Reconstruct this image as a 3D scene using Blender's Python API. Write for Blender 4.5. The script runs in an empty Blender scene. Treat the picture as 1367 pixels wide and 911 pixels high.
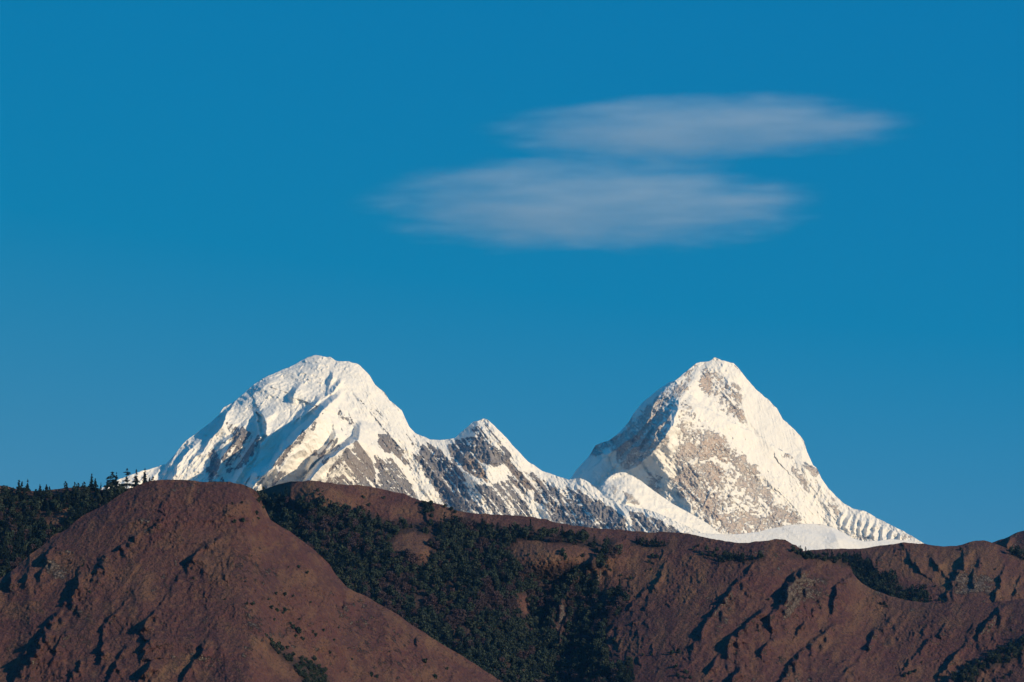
import bpy, math
import numpy as np
from mathutils import Vector

# ------------------------------------------------------------------ camera, sky, sun
scene = bpy.context.scene
PITCH = math.radians(10.2)
FOC = 3876.0                      # focal length in photograph pixels (1367 wide)
CXP, CYP = 683.5, 455.5
cam_d = bpy.data.cameras.new('camera'); cam = bpy.data.objects.new('camera', cam_d)
scene.collection.objects.link(cam); scene.camera = cam
cam_d.sensor_width = 36.0; cam_d.lens = 36.0 * FOC / 1367.0
cam_d.clip_start = 1.0; cam_d.clip_end = 200000.0
cam.location = (0, 0, 0); cam.rotation_euler = (math.radians(90) + PITCH, 0, 0)

SUN_AZ = math.radians(61)         # to the right of straight behind the camera
SUN_EL = math.radians(17)
sdir = Vector((math.sin(SUN_AZ) * math.cos(SUN_EL), -math.cos(SUN_AZ) * math.cos(SUN_EL), math.sin(SUN_EL)))
world = bpy.data.worlds.new('World'); scene.world = world; world.use_nodes = True
wt = world.node_tree; wt.nodes.clear()
wo = wt.nodes.new('ShaderNodeOutputWorld'); bg = wt.nodes.new('ShaderNodeBackground')
sky = wt.nodes.new('ShaderNodeTexSky'); sky.sky_type = 'NISHITA'; sky.sun_disc = False
sky.sun_elevation = SUN_EL; sky.sun_rotation = math.atan2(sdir.x, sdir.y)
sky.altitude = 4000; sky.air_density = 1.0; sky.dust_density = 0.0; sky.ozone_density = 4.0
# polarised mountain sky: scale and offset of the sky texture per channel
SKY_A = (0.84, 0.35, 0.03); SKY_B = (-0.85, 1.19, 3.64)
ma = wt.nodes.new('ShaderNodeVectorMath'); ma.operation = 'MULTIPLY_ADD'
ma.inputs[1].default_value = SKY_A; ma.inputs[2].default_value = SKY_B
mx = wt.nodes.new('ShaderNodeVectorMath'); mx.operation = 'MAXIMUM'; mx.inputs[1].default_value = (0, 0, 0)
wt.links.new(sky.outputs[0], ma.inputs[0]); wt.links.new(ma.outputs[0], mx.inputs[0]); wt.links.new(mx.outputs[0], bg.inputs['Color'])
bg.inputs['Strength'].default_value = 0.11
wt.links.new(bg.outputs[0], wo.inputs['Surface'])
sun_d = bpy.data.lights.new('sun', 'SUN'); sun_o = bpy.data.objects.new('sun', sun_d)
scene.collection.objects.link(sun_o)
sun_d.energy = 4.7; sun_d.angle = math.radians(0.5); sun_d.color = (1.0, 0.83, 0.60)
sun_o.rotation_euler = sdir.to_track_quat('Z', 'Y').to_euler()
vs = scene.view_settings; vs.view_transform = 'Standard'; vs.look = 'None'; vs.exposure = 0.0; vs.gamma = 1.0
scene.cycles.max_bounces = 5; scene.cycles.diffuse_bounces = 2; scene.cycles.volume_bounces = 3
scene.cycles.volume_step_rate = 1.0

# ------------------------------------------------------------------ helpers
def smooth(a, b, x):
    t = np.clip((x - a) / (b - a), 0, 1); return t * t * (3 - 2 * t)

_tab = {}
def vnoise(x, y, seed=0):
    if seed not in _tab: _tab[seed] = np.random.RandomState(seed * 7 + 11).rand(256, 256)
    T = _tab[seed]
    x = np.asarray(x, float); y = np.asarray(y, float)
    xi = np.floor(x).astype(np.int64); yi = np.floor(y).astype(np.int64)
    fx = x - xi; fy = y - yi
    fx = fx * fx * fx * (fx * (fx * 6 - 15) + 10); fy = fy * fy * fy * (fy * (fy * 6 - 15) + 10)
    x0 = xi & 255; x1 = (xi + 1) & 255; y0 = yi & 255; y1 = (yi + 1) & 255
    return (T[x0, y0] * (1 - fx) + T[x1, y0] * fx) * (1 - fy) + (T[x0, y1] * (1 - fx) + T[x1, y1] * fx) * fy

def fbm(x, y, octaves=4, seed=0, gain=0.5):
    s = 0; a = 1; n = 0
    for o in range(octaves):
        c, sn = math.cos(o * 0.9), math.sin(o * 0.9)
        s = s + a * (vnoise(x * c - y * sn + o * 17.3, x * sn + y * c + o * 9.1, seed + o) * 2 - 1)
        n += a; a *= gain; x = x * 2.03; y = y * 2.03
    return s / n

def ridged(x, y, octaves=4, seed=0, gain=0.5):
    s = 0; a = 1; n = 0
    for o in range(octaves):
        s = s + a * (1 - np.abs(vnoise(x + o * 7.7, y + o * 3.3, seed + o) * 2 - 1)) ** 2
        n += a; a *= gain; x = x * 2.1; y = y * 2.1
    return s / n

def rotc(x, y, deg, sl, sa):
    """coordinates along a direction (deg, measured from straight down towards the right), stretched"""
    a = math.radians(deg)
    al = x * math.sin(a) + y * math.cos(a); ac = x * math.cos(a) - y * math.sin(a)
    return ac / sa, al / sl

def ridge(px, py, pts, wl, wr, sharp=1.2):
    """a rib with a steep left face (width wl) and a long gentle right flank (wr); pts = (x, y, height)"""
    P = np.array(pts, float); shape = px.shape
    m = ((px > P[:, 0].min() - max(wl, wr * 6)) & (px < P[:, 0].max() + max(wl, wr * 6)) &
         (py > P[:, 1].min() - wr * 6) & (py < P[:, 1].max() + wr * 6))
    out = np.zeros(shape)
    if not m.any(): return out
    x = px[m]; y = py[m]
    best = np.full(x.shape, 1e9); A = np.zeros(x.shape); side = np.zeros(x.shape)
    for i in range(len(P) - 1):
        ax, ay, ah = P[i]; bx, by, bh = P[i + 1]
        dx, dy = bx - ax, by - ay; L2 = dx * dx + dy * dy
        t = np.clip(((x - ax) * dx + (y - ay) * dy) / L2, 0, 1)
        qx = x - ax - t * dx; qy = y - ay - t * dy
        d = np.hypot(qx, qy); k = d < best
        best = np.where(k, d, best); A = np.where(k, ah + (bh - ah) * t, A)
        side = np.where(k, np.sign(qx * dy - qy * dx), side)   # > 0 : to the right of a downward line
    g = np.where(side > 0, np.exp(-best / wr), np.clip(1 - best / wl, 0, 1) ** sharp)
    out[m] = A * g
    return out

def poly(px, py, pts, soft=3.0):
    """soft mask of a polygon"""
    P = np.array(pts, float); n = len(P)
    out = np.zeros(px.shape)
    m = ((px > P[:, 0].min() - 3 * soft) & (px < P[:, 0].max() + 3 * soft) &
         (py > P[:, 1].min() - 3 * soft) & (py < P[:, 1].max() + 3 * soft))
    if not m.any(): return out
    x = px[m]; y = py[m]; ins = np.zeros(x.shape, bool); best = np.full(x.shape, 1e9)
    for i in range(n):
        ax, ay = P[i]; bx, by = P[(i + 1) % n]
        dx, dy = bx - ax, by - ay
        if abs(dy) > 1e-9:
            c = ((ay > y) != (by > y)) & (x < dx * (y - ay) / dy + ax)
            ins ^= c
        t = np.clip(((x - ax) * dx + (y - ay) * dy) / (dx * dx + dy * dy), 0, 1)
        best = np.minimum(best, np.hypot(x - ax - t * dx, y - ay - t * dy))
    out[m] = smooth(-soft, soft, np.where(ins, best, -best))
    return out

def place(px, py, Y):
    """the point at forward distance Y seen in direction (px, py)"""
    v = CYP - py
    dy = FOC * math.cos(PITCH) - v * math.sin(PITCH)
    dz = FOC * math.sin(PITCH) + v * math.cos(PITCH)
    return (px - CXP) / dy * Y, Y + 0 * px, dz / dy * Y

def mesh_from(name, V, F, mat, attrs=None, smooth_shade=True):
    me = bpy.data.meshes.new(name)
    me.vertices.add(len(V)); me.vertices.foreach_set('co', np.asarray(V, np.float32).ravel())
    k = F.shape[1]
    me.loops.add(F.size); me.loops.foreach_set('vertex_index', F.astype(np.int32).ravel())
    me.polygons.add(len(F)); me.polygons.foreach_set('loop_start', np.arange(len(F), dtype=np.int32) * k)
    me.polygons.foreach_set('loop_total', np.full(len(F), k, np.int32))
    me.polygons.foreach_set('use_smooth', np.full(len(F), smooth_shade))
    for an, av in (attrs or {}).items():
        a = me.attributes.new(an, 'FLOAT', 'POINT'); a.data.foreach_set('value', np.asarray(av, np.float32).ravel())
    me.update(calc_edges=True)
    if mat: me.materials.append(mat)
    return me

def link(name, me, parent=None):
    o = bpy.data.objects.new(name, me); scene.collection.objects.link(o)
    if parent: o.parent = parent
    return o

def tag(o, label=None, cat=None, group=None, kind=None):
    if label: o['label'] = label
    if cat: o['category'] = cat
    if group: o['group'] = group
    if kind: o['kind'] = kind
    return o

# ------------------------------------------------------------------ node helpers
def mat_new(name):
    m = bpy.data.materials.new(name); m.use_nodes = True
    nt = m.node_tree; b = nt.nodes['Principled BSDF']
    b.inputs['Roughness'].default_value = 0.9; b.inputs['Specular IOR Level'].default_value = 0.15
    return m, nt, b
def N(nt, kind, **kw):
    n = nt.nodes.new(kind)
    for k, v in kw.items(): setattr(n, k, v)
    return n
def attr(nt, name):
    n = N(nt, 'ShaderNodeAttribute'); n.attribute_name = name; return n.outputs['Fac']
def noise(nt, scale, detail=4, rough=0.55, vec=None, stretch=None):
    n = N(nt, 'ShaderNodeTexNoise'); n.inputs['Scale'].default_value = scale
    n.inputs['Detail'].default_value = detail; n.inputs['Roughness'].default_value = rough
    if vec is None:
        g = N(nt, 'ShaderNodeNewGeometry'); vec = g.outputs['Position']
    if stretch:
        mp = N(nt, 'ShaderNodeMapping'); mp.inputs['Scale'].default_value = stretch
        nt.links.new(vec, mp.inputs['Vector']); vec = mp.outputs[0]
    nt.links.new(vec, n.inputs['Vector'])
    return n.outputs['Fac']
def ramp(nt, fac, lo, hi, smoothv=True):
    n = N(nt, 'ShaderNodeMapRange'); n.interpolation_type = 'SMOOTHSTEP' if smoothv else 'LINEAR'
    n.inputs['From Min'].default_value = lo; n.inputs['From Max'].default_value = hi
    nt.links.new(fac, n.inputs['Value']); return n.outputs['Result']
def math_(nt, op, a, b):
    n = N(nt, 'ShaderNodeMath'); n.operation = op
    for i, v in enumerate((a, b)):
        if isinstance(v, (int, float)): n.inputs[i].default_value = v
        else: nt.links.new(v, n.inputs[i])
    return n.outputs[0]
def mix(nt, fac, a, b):
    n = N(nt, 'ShaderNodeMix'); n.data_type = 'RGBA'
    if isinstance(fac, (int, float)): n.inputs[0].default_value = fac
    else: nt.links.new(fac, n.inputs[0])
    for s, v in ((6, a), (7, b)):
        if isinstance(v, tuple): n.inputs[s].default_value = (*v, 1)
        else: nt.links.new(v, n.inputs[s])
    return n.outputs[2]
def bump(nt, b, height, dist, strength=1.0):
    n = N(nt, 'ShaderNodeBump'); n.inputs['Distance'].default_value = dist; n.inputs['Strength'].default_value = strength
    nt.links.new(height, n.inputs['Height']); nt.links.new(n.outputs[0], b.inputs['Normal'])

# ------------------------------------------------------------------ materials of the land
def snow_rock_mat(name, snow, rock_a, rock_b, rock_c, dust, lo=0.36, hi=0.60, grain=0.9):
    m, nt, b = mat_new(name)
    r = attr(nt, 'rock'); warm = attr(nt, 'warm')
    n1 = noise(nt, 0.035, 6, 0.65); n2 = noise(nt, 0.006, 4, 0.6); n3 = noise(nt, 0.018, 5, 0.6, stretch=(1, 1, 0.3)); n4 = noise(nt, 0.11, 4, 0.6)
    rc = mix(nt, ramp(nt, n2, 0.4, 0.6), rock_a, rock_b)
    rc = mix(nt, warm, rc, rock_c)
    rc = mix(nt, math_(nt, 'MULTIPLY', ramp(nt, n1, 0.52, 0.66), dust), rc, snow)
    rr = math_(nt, 'ADD', r, math_(nt, 'MULTIPLY', math_(nt, 'SUBTRACT', n1, 0.5), grain))
    rr = math_(nt, 'ADD', rr, math_(nt, 'MULTIPLY', math_(nt, 'SUBTRACT', n4, 0.5), 0.55))
    rr = ramp(nt, rr, lo, hi)
    sn = mix(nt, ramp(nt, n3, 0.35, 0.7), snow, tuple(c * 0.93 for c in snow))
    nt.links.new(mix(nt, rr, sn, rc), b.inputs['Base Color'])
    h = math_(nt, 'MULTIPLY', n1, math_(nt, 'ADD', 0.12, rr))
    h = math_(nt, 'ADD', h, math_(nt, 'MULTIPLY', n4, 0.16))
    bump(nt, b, h, 30.0, 1.0)
    return m

SNOW = (0.88, 0.815, 0.70)
M_snow1 = snow_rock_mat('snow_and_grey_rock', SNOW, (0.21, 0.19, 0.175), (0.30, 0.26, 0.225), (0.40, 0.29, 0.19), 0.22, 0.38, 0.56, 0.5)
M_snow2 = snow_rock_mat('snow_and_pale_rock', (0.88, 0.81, 0.69), (0.56, 0.45, 0.36), (0.66, 0.545, 0.43), (0.62, 0.47, 0.345), 0.9, 0.24, 0.80, 0.9)

def grass_hill_mat():
    m, nt, b = mat_new('dry_brown_grass')
    n1 = noise(nt, 0.012, 5, 0.6); n2 = noise(nt, 0.12, 5, 0.65); n3 = noise(nt, 0.035, 4, 0.6, stretch=(1, 1, 0.35))
    n4 = noise(nt, 0.3, 3, 0.6); n5 = noise(nt, 0.085, 7, 0.72)
    c = mix(nt, ramp(nt, n1, 0.35, 0.65), (0.092, 0.038, 0.036), (0.108, 0.053, 0.041))
    c = mix(nt, ramp(nt, n3, 0.45, 0.7), c, (0.080, 0.036, 0.033))
    c = mix(nt, math_(nt, 'MULTIPLY', attr(nt, 'dusky'), 0.6), c, (0.068, 0.033, 0.034))
    c = mix(nt, attr(nt, 'tan'), c, (0.185, 0.105, 0.054))
    c = mix(nt, math_(nt, 'MULTIPLY', ramp(nt, n2, 0.48, 0.68), 0.6), c, (0.150, 0.080, 0.050))
    c = mix(nt, math_(nt, 'MULTIPLY', ramp(nt, n4, 0.54, 0.66), 0.8), c, (0.036, 0.024, 0.024))
    c = mix(nt, math_(nt, 'MULTIPLY', ramp(nt, n5, 0.60, 0.70), 0.85), c, (0.020, 0.018, 0.018))
    r = math_(nt, 'ADD', attr(nt, 'rock'), math_(nt, 'MULTIPLY', math_(nt, 'SUBTRACT', n5, 0.5), 1.8))
    rr = ramp(nt, r, 0.42, 0.62)
    rc = mix(nt, ramp(nt, n4, 0.35, 0.65), (0.060, 0.048, 0.046), (0.24, 0.185, 0.145))
    c = mix(nt, rr, c, rc)
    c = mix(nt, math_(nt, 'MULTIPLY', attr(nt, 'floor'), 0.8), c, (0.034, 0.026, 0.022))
    nt.links.new(c, b.inputs['Base Color'])
    h = math_(nt, 'MULTIPLY', n2, math_(nt, 'ADD', 0.7, math_(nt, 'MULTIPLY', rr, 1.6)))
    h = math_(nt, 'ADD', h, math_(nt, 'MULTIPLY', n4, 0.32))
    h = math_(nt, 'ADD', h, math_(nt, 'MULTIPLY', n5, 0.5))
    bump(nt, b, h, 7.5, 1.0)
    return m
M_hill = grass_hill_mat()

m, nt, b = mat_new('valley_ground')
nt.links.new(mix(nt, ramp(nt, noise(nt, 0.01, 6), 0.4, 0.6), (0.09, 0.05, 0.03), (0.05, 0.045, 0.025)), b.inputs['Base Color'])
M_ground = m

# ------------------------------------------------------------------ relief builder
class Relief:
    """a mountain or hill flank: front face from the crest line down, back face behind the crest"""
    def __init__(s, crest, bottom, Y0, slope_fn, feat_fn, jag=(0.8, 9.0, 3), seed=0, sig=18.0):
        s.c = np.array(crest, float); s.bottom = bottom; s.Y0 = Y0
        s.slope = slope_fn; s.feat = feat_fn; s.jag = jag; s.seed = seed
        xs = np.arange(s.c[0, 0] - 120, s.c[-1, 0] + 121.0); kk = np.exp(-0.5 * (np.arange(-100, 101) / sig) ** 2); kk /= kk.sum()
        ys = np.interp(xs, s.c[:, 0], s.c[:, 1]); s.sx = xs[100:-100]; s.sy = np.convolve(ys, kk, 'valid')
    def crest(s, px):
        y = np.interp(px, s.c[:, 0], s.c[:, 1])
        a, w, o = s.jag
        return y + a * fbm(px / w, 0 * px + s.seed * 3.7, o, seed=40 + s.seed)
    def depth(s, px, py):
        mpp = s.Y0(px) / FOC
        d = py - np.interp(px, s.sx, s.sy)
        t = 0.5 * (d + np.sqrt(d * d + 9.0))               # soft start at the crest
        return s.Y0(px) - mpp * s.slope(px, t) - s.feat(px, py)
    def point(s, px, py):
        px = np.asarray(px, float); py = np.asarray(py, float)
        return place(px, py, s.depth(px, py))
    def build(s, name, mat, x0, x1, step, rows, attr_fn, floor_z, back_drop, back_len, front_len, normals_rock=None):
        px = np.arange(x0, x1 + step, step); t = (np.arange(rows) / (rows - 1)) ** 1.08
        cr = s.crest(px)
        PX = np.repeat(px[None, :], rows, 0)
        PY = cr[None, :] + (s.bottom - cr[None, :]) * t[:, None]
        Y = s.depth(PX, PY)
        X, Yy, Z = place(PX, PY, Y)
        A = attr_fn(PX, PY, X, Yy, Z)
        # back side of the crest
        nb = 14; k = (np.arange(nb, 0, -1) / nb) ** 1.6
        ratio = X[0] / Y[0]
        Yb = Y[0][None, :] + k[:, None] * back_len * (1 + 0.15 * fbm(PX[:nb] / 60, k[:, None] * 3 + 0 * PX[:nb], 3, seed=9))
        Zb = Z[0][None, :] - (k[:, None] ** 0.9) * back_drop
        Zb = np.maximum(Zb, floor_z); Xb = ratio[None, :] * Yb
        # foot of the slope, in front of and below what the frame shows
        nf = 10; f = np.arange(1, nf + 1) / nf
        Yf = Y[-1][None, :] - f[:, None] * front_len
        Zf = Z[-1][None, :] + (floor_z - Z[-1][None, :]) * (f[:, None] ** 0.85)
        Xf = ratio[None, :] * 0 + (X[-1] / Y[-1])[None, :] * Yf
        GX = np.vstack([Xb, X, Xf]); GY = np.vstack([Yb, Yy, Yf]); GZ = np.vstack([Zb, Z, Zf])
        R, C = GX.shape
        V = np.stack([GX, GY, GZ], -1).reshape(-1, 3)
        i = np.arange(R - 1)[:, None] * C + np.arange(C - 1)[None, :]
        F = np.stack([i, i + C, i + C + 1, i + 1], -1).reshape(-1, 4)
        at = {}
        for kx, v in A.items():
            at[kx] = np.vstack([np.repeat(v[:1], nb, 0), v, np.repeat(v[-1:], nf, 0)])
        me = mesh_from(name, V, F, mat, at)
        return link(name, me)

def steepness(X, Y, Z):
    """z component of the unit normal on the grid"""
    dXi = np.gradient(X, axis=1); dYi = np.gradient(Y, axis=1); dZi = np.gradient(Z, axis=1)
    dXj = np.gradient(X, axis=0); dYj = np.gradient(Y, axis=0); dZj = np.gradient(Z, axis=0)
    nx = dYi * dZj - dZi * dYj; ny = dZi * dXj - dXi * dZj; nz = dXi * dYj - dYi * dXj
    return np.abs(nz) / np.sqrt(nx * nx + ny * ny + nz * nz + 1e-9)

# ================================================================== SNOW MASSIF (left)
crest1 = [(120, 660), (160, 640), (190, 629), (221, 620), (233, 607.5), (247, 590), (268.5, 573.7), (283.4, 562.3), (291.5, 554.7),
 (298, 545), (314.5, 535.8), (325, 526), (336, 515.5), (352, 504.7), (374, 495), (395.7, 485.7), (410, 477.5), (421.4, 474),
 (430, 475.5), (441.7, 477.6), (450, 482), (466, 482.2), (481, 488.4), (493, 500.6), (501, 514), (513.4, 523.6), (520, 534.4),
 (536.4, 548), (541.8, 560), (546, 569), (553.8, 578.4), (573.7, 586.7), (592, 587.6), (607.5, 584.5), (618, 575.3), (632, 563),
 (640, 561.5), (646, 559), (650, 560), (656, 565.5), (662.8, 571), (675, 583), (684, 595), (705.8, 616.8), (724, 629), (745, 636), (759.6, 640.8), (773.4, 638.3),
 (785.7, 643.8), (798, 653.7), (807, 664), (822.6, 670.6), (847, 678), (865.6, 680.7), (881, 686), (896, 693.6), (914.7, 701.3),
 (930, 708), (950, 716), (1000, 732), (1060, 760)]

RIB1 = [   # points (x, y, height toward the viewer in metres), left width, right width
 ([(464, 519, 0), (455, 527, 50), (446, 534, 160), (434, 546, 340), (427.6, 555, 460), (413.7, 570.7, 600), (393.8, 586, 660), (380, 603, 660), (366, 621.5, 640), (346, 637, 560), (330, 660, 500)], 9, 34),
 ([(447, 574, 40), (449, 580, 120), (440, 596, 190), (424, 614, 200), (412, 628, 140)], 7, 6),
 ([(484, 562, 0), (481, 575, 120), (476, 586, 300), (461, 596, 470), (446, 608, 560), (430, 622, 560), (414, 641, 540), (400, 662, 500)], 8, 30),
 ([(484, 600, 20), (470, 609, 90), (450, 626, 110), (430, 644, 100)], 8, 20),
 ([(345, 548, 20), (350, 558, 110), (354, 573, 150), (352, 586, 160), (344, 598, 150), (337, 614, 190), (322, 632, 210), (308, 650, 180)], 10, 22),
 ([(305, 552, 60), (300, 562, 120), (290, 576, 100), (280, 592, 70), (262, 612, 40)], 6, 14),
 ([(326, 577, 20), (312, 594, 90), (295, 614, 90), (285, 640, 70)], 6, 14),
 ([(268, 585, 10), (252, 603, 70), (238, 622, 70), (225, 645, 50)], 6, 16),
 ([(242, 597, 10), (230, 613, 60), (220, 632, 50)], 6, 14),
 ([(430, 528, 10), (426, 534, 90), (418, 545, 110), (405, 556, 60)], 8, 10),
 ([(446, 494, 10), (443, 505, 70), (440, 510, 60), (436, 520, 20)], 6, 10),
 ([(458, 502, 10), (455, 512, 70), (444, 522, 80), (433, 530, 40)], 7, 10),
 ([(403, 512, 10), (396, 524, 90), (392, 532, 60), (391, 540, 10)], 8, 26),
 ([(378, 500, 10), (362, 510, 50), (345, 522, 50), (325, 535, 20)], 12, 20),
 ([(402, 600, 30), (390, 608, 90), (376, 624, 110), (360, 645, 90)], 7, 8),
 ([(356, 617, 30), (345, 626, 90), (330, 641, 90), (322, 655, 60)], 6, 8),
 ([(330, 560, 10), (318, 575, 60), (300, 592, 60)], 5, 10),
 # the long face on the right: ribs running down to the right are lit, cut by gullies
 ([(500, 540, 5), (520, 570, 30), (548, 600, 45), (590, 640, 45), (620, 675, 30)], 12, 18),
 ([(546, 572, 5), (565, 600, 50), (560, 630, 45), (575, 660, 30)], 16, 14),
 ([(575, 590, 15), (598, 610, 70), (616, 628, 75), (634, 641, 65), (660, 670, 45), (680, 700, 30)], 22, 14),
 ([(641, 562, 15), (636, 580, 35), (630, 592, 45), (625, 606, 30)], 14, 24),
 ([(655, 566, 10), (662, 590, 55), (655, 612, 55), (650, 630, 40), (655, 650, 20)], 16, 14),
 ([(676, 590, 10), (690, 610, 60), (700, 640, 60), (712, 670, 50), (740, 700, 30)], 18, 20),
 ([(740, 640, 10), (735, 660, 40), (728, 680, 40), (735, 700, 20)], 10, 20),
 ([(800, 666, 10), (790, 680, 35), (780, 700, 30)], 8, 14),
 ([(838, 684, 5), (832, 692, 55), (820, 706, 70), (812, 720, 60)], 12, 8),
 ([(800, 680, 5), (796, 690, 35), (786, 706, 45)], 8, 8),
 ([(520, 612, 5), (512, 630, 30), (505, 650, 30)], 8, 12),
 ([(500, 600, 10), (498, 625, 30), (508, 650, 25)], 8, 14),
]
def region(px, py, L, soft):
    r = np.zeros(px.shape)
    for w, p in L: r = np.maximum(r, w * poly(px, py, p, soft))
    return r
TROUGH = [
 (110, [(344, 550), (350, 556), (353, 566), (354, 584), (347, 594), (344, 606), (338, 620), (330, 622), (336, 605), (341, 595), (348, 583), (347, 570)], 1.8),
 (120, [(349, 630), (360, 622), (352, 640), (334, 662), (326, 660)], 2.0)]
def feat1(px, py):
    wx = px + 4.0 * fbm(px / 22, py / 22, 3, seed=5); wy = py + 4.0 * fbm(px / 22, py / 22, 3, seed=8)
    wx = wx + 1.0 * fbm(px / 5, py / 5, 2, seed=15)
    f = np.zeros(px.shape)
    for pts, wl, wr in RIB1: f = f + 1.35 * ridge(wx, wy, pts, wl, wr)
    tx = px + 2.5 * fbm(px / 9, py / 9, 3, seed=17); ty = py + 2.5 * fbm(px / 9, py / 9, 3, seed=18)
    for dep, pg, so in TROUGH: f = f - dep * poly(tx, ty, pg, so)
    # general bend: left flank falls back, middle col lies further back than the two summits
    f = f + 260 * np.exp(-((px - 470) / 120.0) ** 2) * smooth(470, 640, py)
    f = f + 3.0 * 15 * np.logaddexp(0, (445 - px) / 15.0) * smooth(470, 500, py)
    f = f + 1.6 * np.maximum(335 - px, 0) + 50 * np.exp(-((px - 650) / 60.0) ** 2) + 350 * smooth(700, 900, px)
    left = smooth(470, 430, px + (py - 540) * 0.9)          # the smooth glacier dome
    rough = 1 - 0.86 * left * smooth(600, 520, py + 0.35 * (px - 350))
    a, c = rotc(px, py, 38, 60, 15)
    f = f + 50 * (1 - left) * (ridged(a, c, 4, seed=20) - 0.5)
    a, c = rotc(px, py, 20, 26, 3.4)
    f = f + 13 * (1 - left) * (ridged(a, c, 3, seed=21) - 0.5)
    a, c = rotc(px, py, -38, 46, 13)
    f = f + 55 * left * rough * (ridged(a, c, 4, seed=24) - 0.5)
    reg = region(px, py, ROCK1, 5)
    f = f + rough * (12 + 36 * reg) * (ridged(px / 11, py / 12, 4, seed=28) - 0.5) + (4 + 5 * rough + 16 * reg) * fbm(px / 2.8, py / 3.2, 3, seed=33)
    # crevasse steps and swells on the glacier
    dome = 1 - rough
    a, c = rotc(px, py, 68, 40, 12)
    f = f + dome * 30 * fbm(a, c, 3, seed=36)
    a, c = rotc(px, py, -70, 22, 6)
    f = f + dome * 20 * (ridged(a, c, 3, seed=37) - 0.5) + dome * 7 * fbm(px / 3, py / 3, 3, seed=38)
    f = f + 16 * dome * smooth(0.74, 0.86, ridged(px / 20 + py / 34, py / 9 - px / 30, 3, seed=39))
    # soften right at the skyline so the crest stays clean
    return f
ROCK1 = [
 (0.75, [(464.7, 597), (478, 589.5), (499, 623.7), (504.7, 639), (508, 660), (430, 660), (440, 625.6)]),
 (0.95, [(499, 608.5), (521.8, 616), (540.8, 639), (561.7, 670), (529, 670), (510, 660), (502.8, 625.6)]),
 (0.9, [(506.6, 580), (527.5, 589.4), (540.8, 602.8), (560, 632), (531, 612), (506.6, 599)]),
 (0.95, [(563.6, 595), (573, 593), (592, 606.6), (607, 616), (616.9, 635), (626.4, 654), (630, 680), (611, 690), (584.5, 660), (565.5, 630), (554, 612)]),
 (0.5, [(622, 574), (640, 566), (652, 564), (670, 582), (676, 596), (640, 590)]),
 (1.0, [(598, 591), (630, 582), (664, 595), (683.4, 606.6), (683.4, 622), (658.7, 624), (645.4, 618), (617, 622), (601.7, 608)]),
 (1.0, [(617, 616), (643.5, 612), (651, 644.6), (636, 637), (617, 623.7)]),
 (0.62, [(630, 650), (700, 640), (712, 700), (630, 700)]),
 (0.72, [(676, 618), (698, 628), (712, 655), (690, 655), (680, 640)]),
 (0.85, [(700, 628), (727, 640), (730, 675), (715, 668)]),
 (1.0, [(715, 641), (739.6, 647.5), (776.5, 656.7), (807, 672), (832, 690.5), (845, 720), (776, 720), (745.8, 706), (727, 675)]),
 (0.66, [(841, 681), (868.7, 690.5), (899, 703), (915, 715), (844, 715)]),
 (0.66, [(303, 566), (324.6, 573.8), (344.6, 581.5), (341.5, 597), (330.7, 620), (307.7, 632), (295.4, 615), (310.7, 589)]),
 (0.6, [(280, 600), (292, 605), (298, 650), (276, 650)]),
 (0.8, [(447.6, 545), (458, 549), (475, 566), (472, 572), (453.7, 560)]),
 (0.8, [(423, 553), (432, 552), (418, 571), (397, 594), (374, 620), (364, 624), (372, 608), (388, 590), (412, 571)]),
 (0.62, [(482, 536), (503, 548), (514, 568), (530, 592), (520, 590), (500, 558)]),
 (0.58, [(356, 628), (386, 634), (372, 655), (350, 648)]),
 (0.6, [(416, 606), (450, 584), (456, 600), (430, 620)]),
 (0.6, [(540, 575), (556, 590), (566, 600), (560, 606), (548, 592)]),
]
def attr1(PX, PY, X, Y, Z):
    nz = steepness(X, Y, Z)
    wx = PX + 5 * fbm(PX / 14, PY / 14, 3, seed=50); wy = PY + 5 * fbm(PX / 14, PY / 14, 3, seed=53)
    reg = np.zeros(PX.shape)
    for w, p in ROCK1: reg = np.maximum(reg, w * poly(wx, wy, p, 3.5))
    a, c = rotc(PX, PY, 40, 34, 3.0)
    st = fbm(a, c, 4, seed=60)                              # snow lying in runnels that slant down to the right
    a, c = rotc(PX, PY, -34, 30, 3.0)
    st2 = fbm(a, c, 4, seed=64)
    k = smooth(440, 470, PX)
    st = st * k + st2 * (1 - k)
    ledge = ridged(PX / 9 + 0.5 * fbm(PX / 14, PY / 14, 2, seed=66), PY / 7, 3, seed=67)
    st = 1.5 * st - 0.30 * smooth(0.62, 0.85, ledge)
    fine = fbm(PX / 4.2, PY / 4.2, 3, seed=70)
    rock = reg * 0.95 + 0.55 * (0.56 - nz) + 0.72 * st * smooth(0.05, 0.5, reg + 0.08) + 0.30 * fine * smooth(0.0, 0.5, reg) - 0.10
    below = PY - np.interp(PX, [c[0] for c in crest1], [c[1] for c in crest1])
    rock = rock - 0.5 * smooth(9, 2, below)
    rock = rock * (0.35 + 0.65 * smooth(0.02, 0.3, reg + 0.25 * smooth(0.45, 0.25, nz)))
    warm = np.maximum(poly(PX, PY, [(617, 614), (645, 611), (653, 646), (636, 638), (616, 625)], 4),
                      0.6 * poly(PX, PY, [(676, 614), (700, 624), (714, 660), (690, 655)], 5))
    warm = np.maximum(warm, 0.35 * smooth(0.1, 0.5, fbm(PX / 40, PY / 40, 2, seed=75)))
    return {'rock': rock, 'warm': warm}
R1 = Relief(crest1, 800, lambda x: 21000 + 0 * x,
            lambda x, t: 0.95 * t + 16 * (1 - np.exp(-t / 14.0)), feat1, jag=(1.1, 7.0, 4), seed=1, sig=7.0)
o = R1.build('mountain', M_snow1, 120, 1060, 0.8, 400, attr1, -400, 4200, 6000, 3500)
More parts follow.
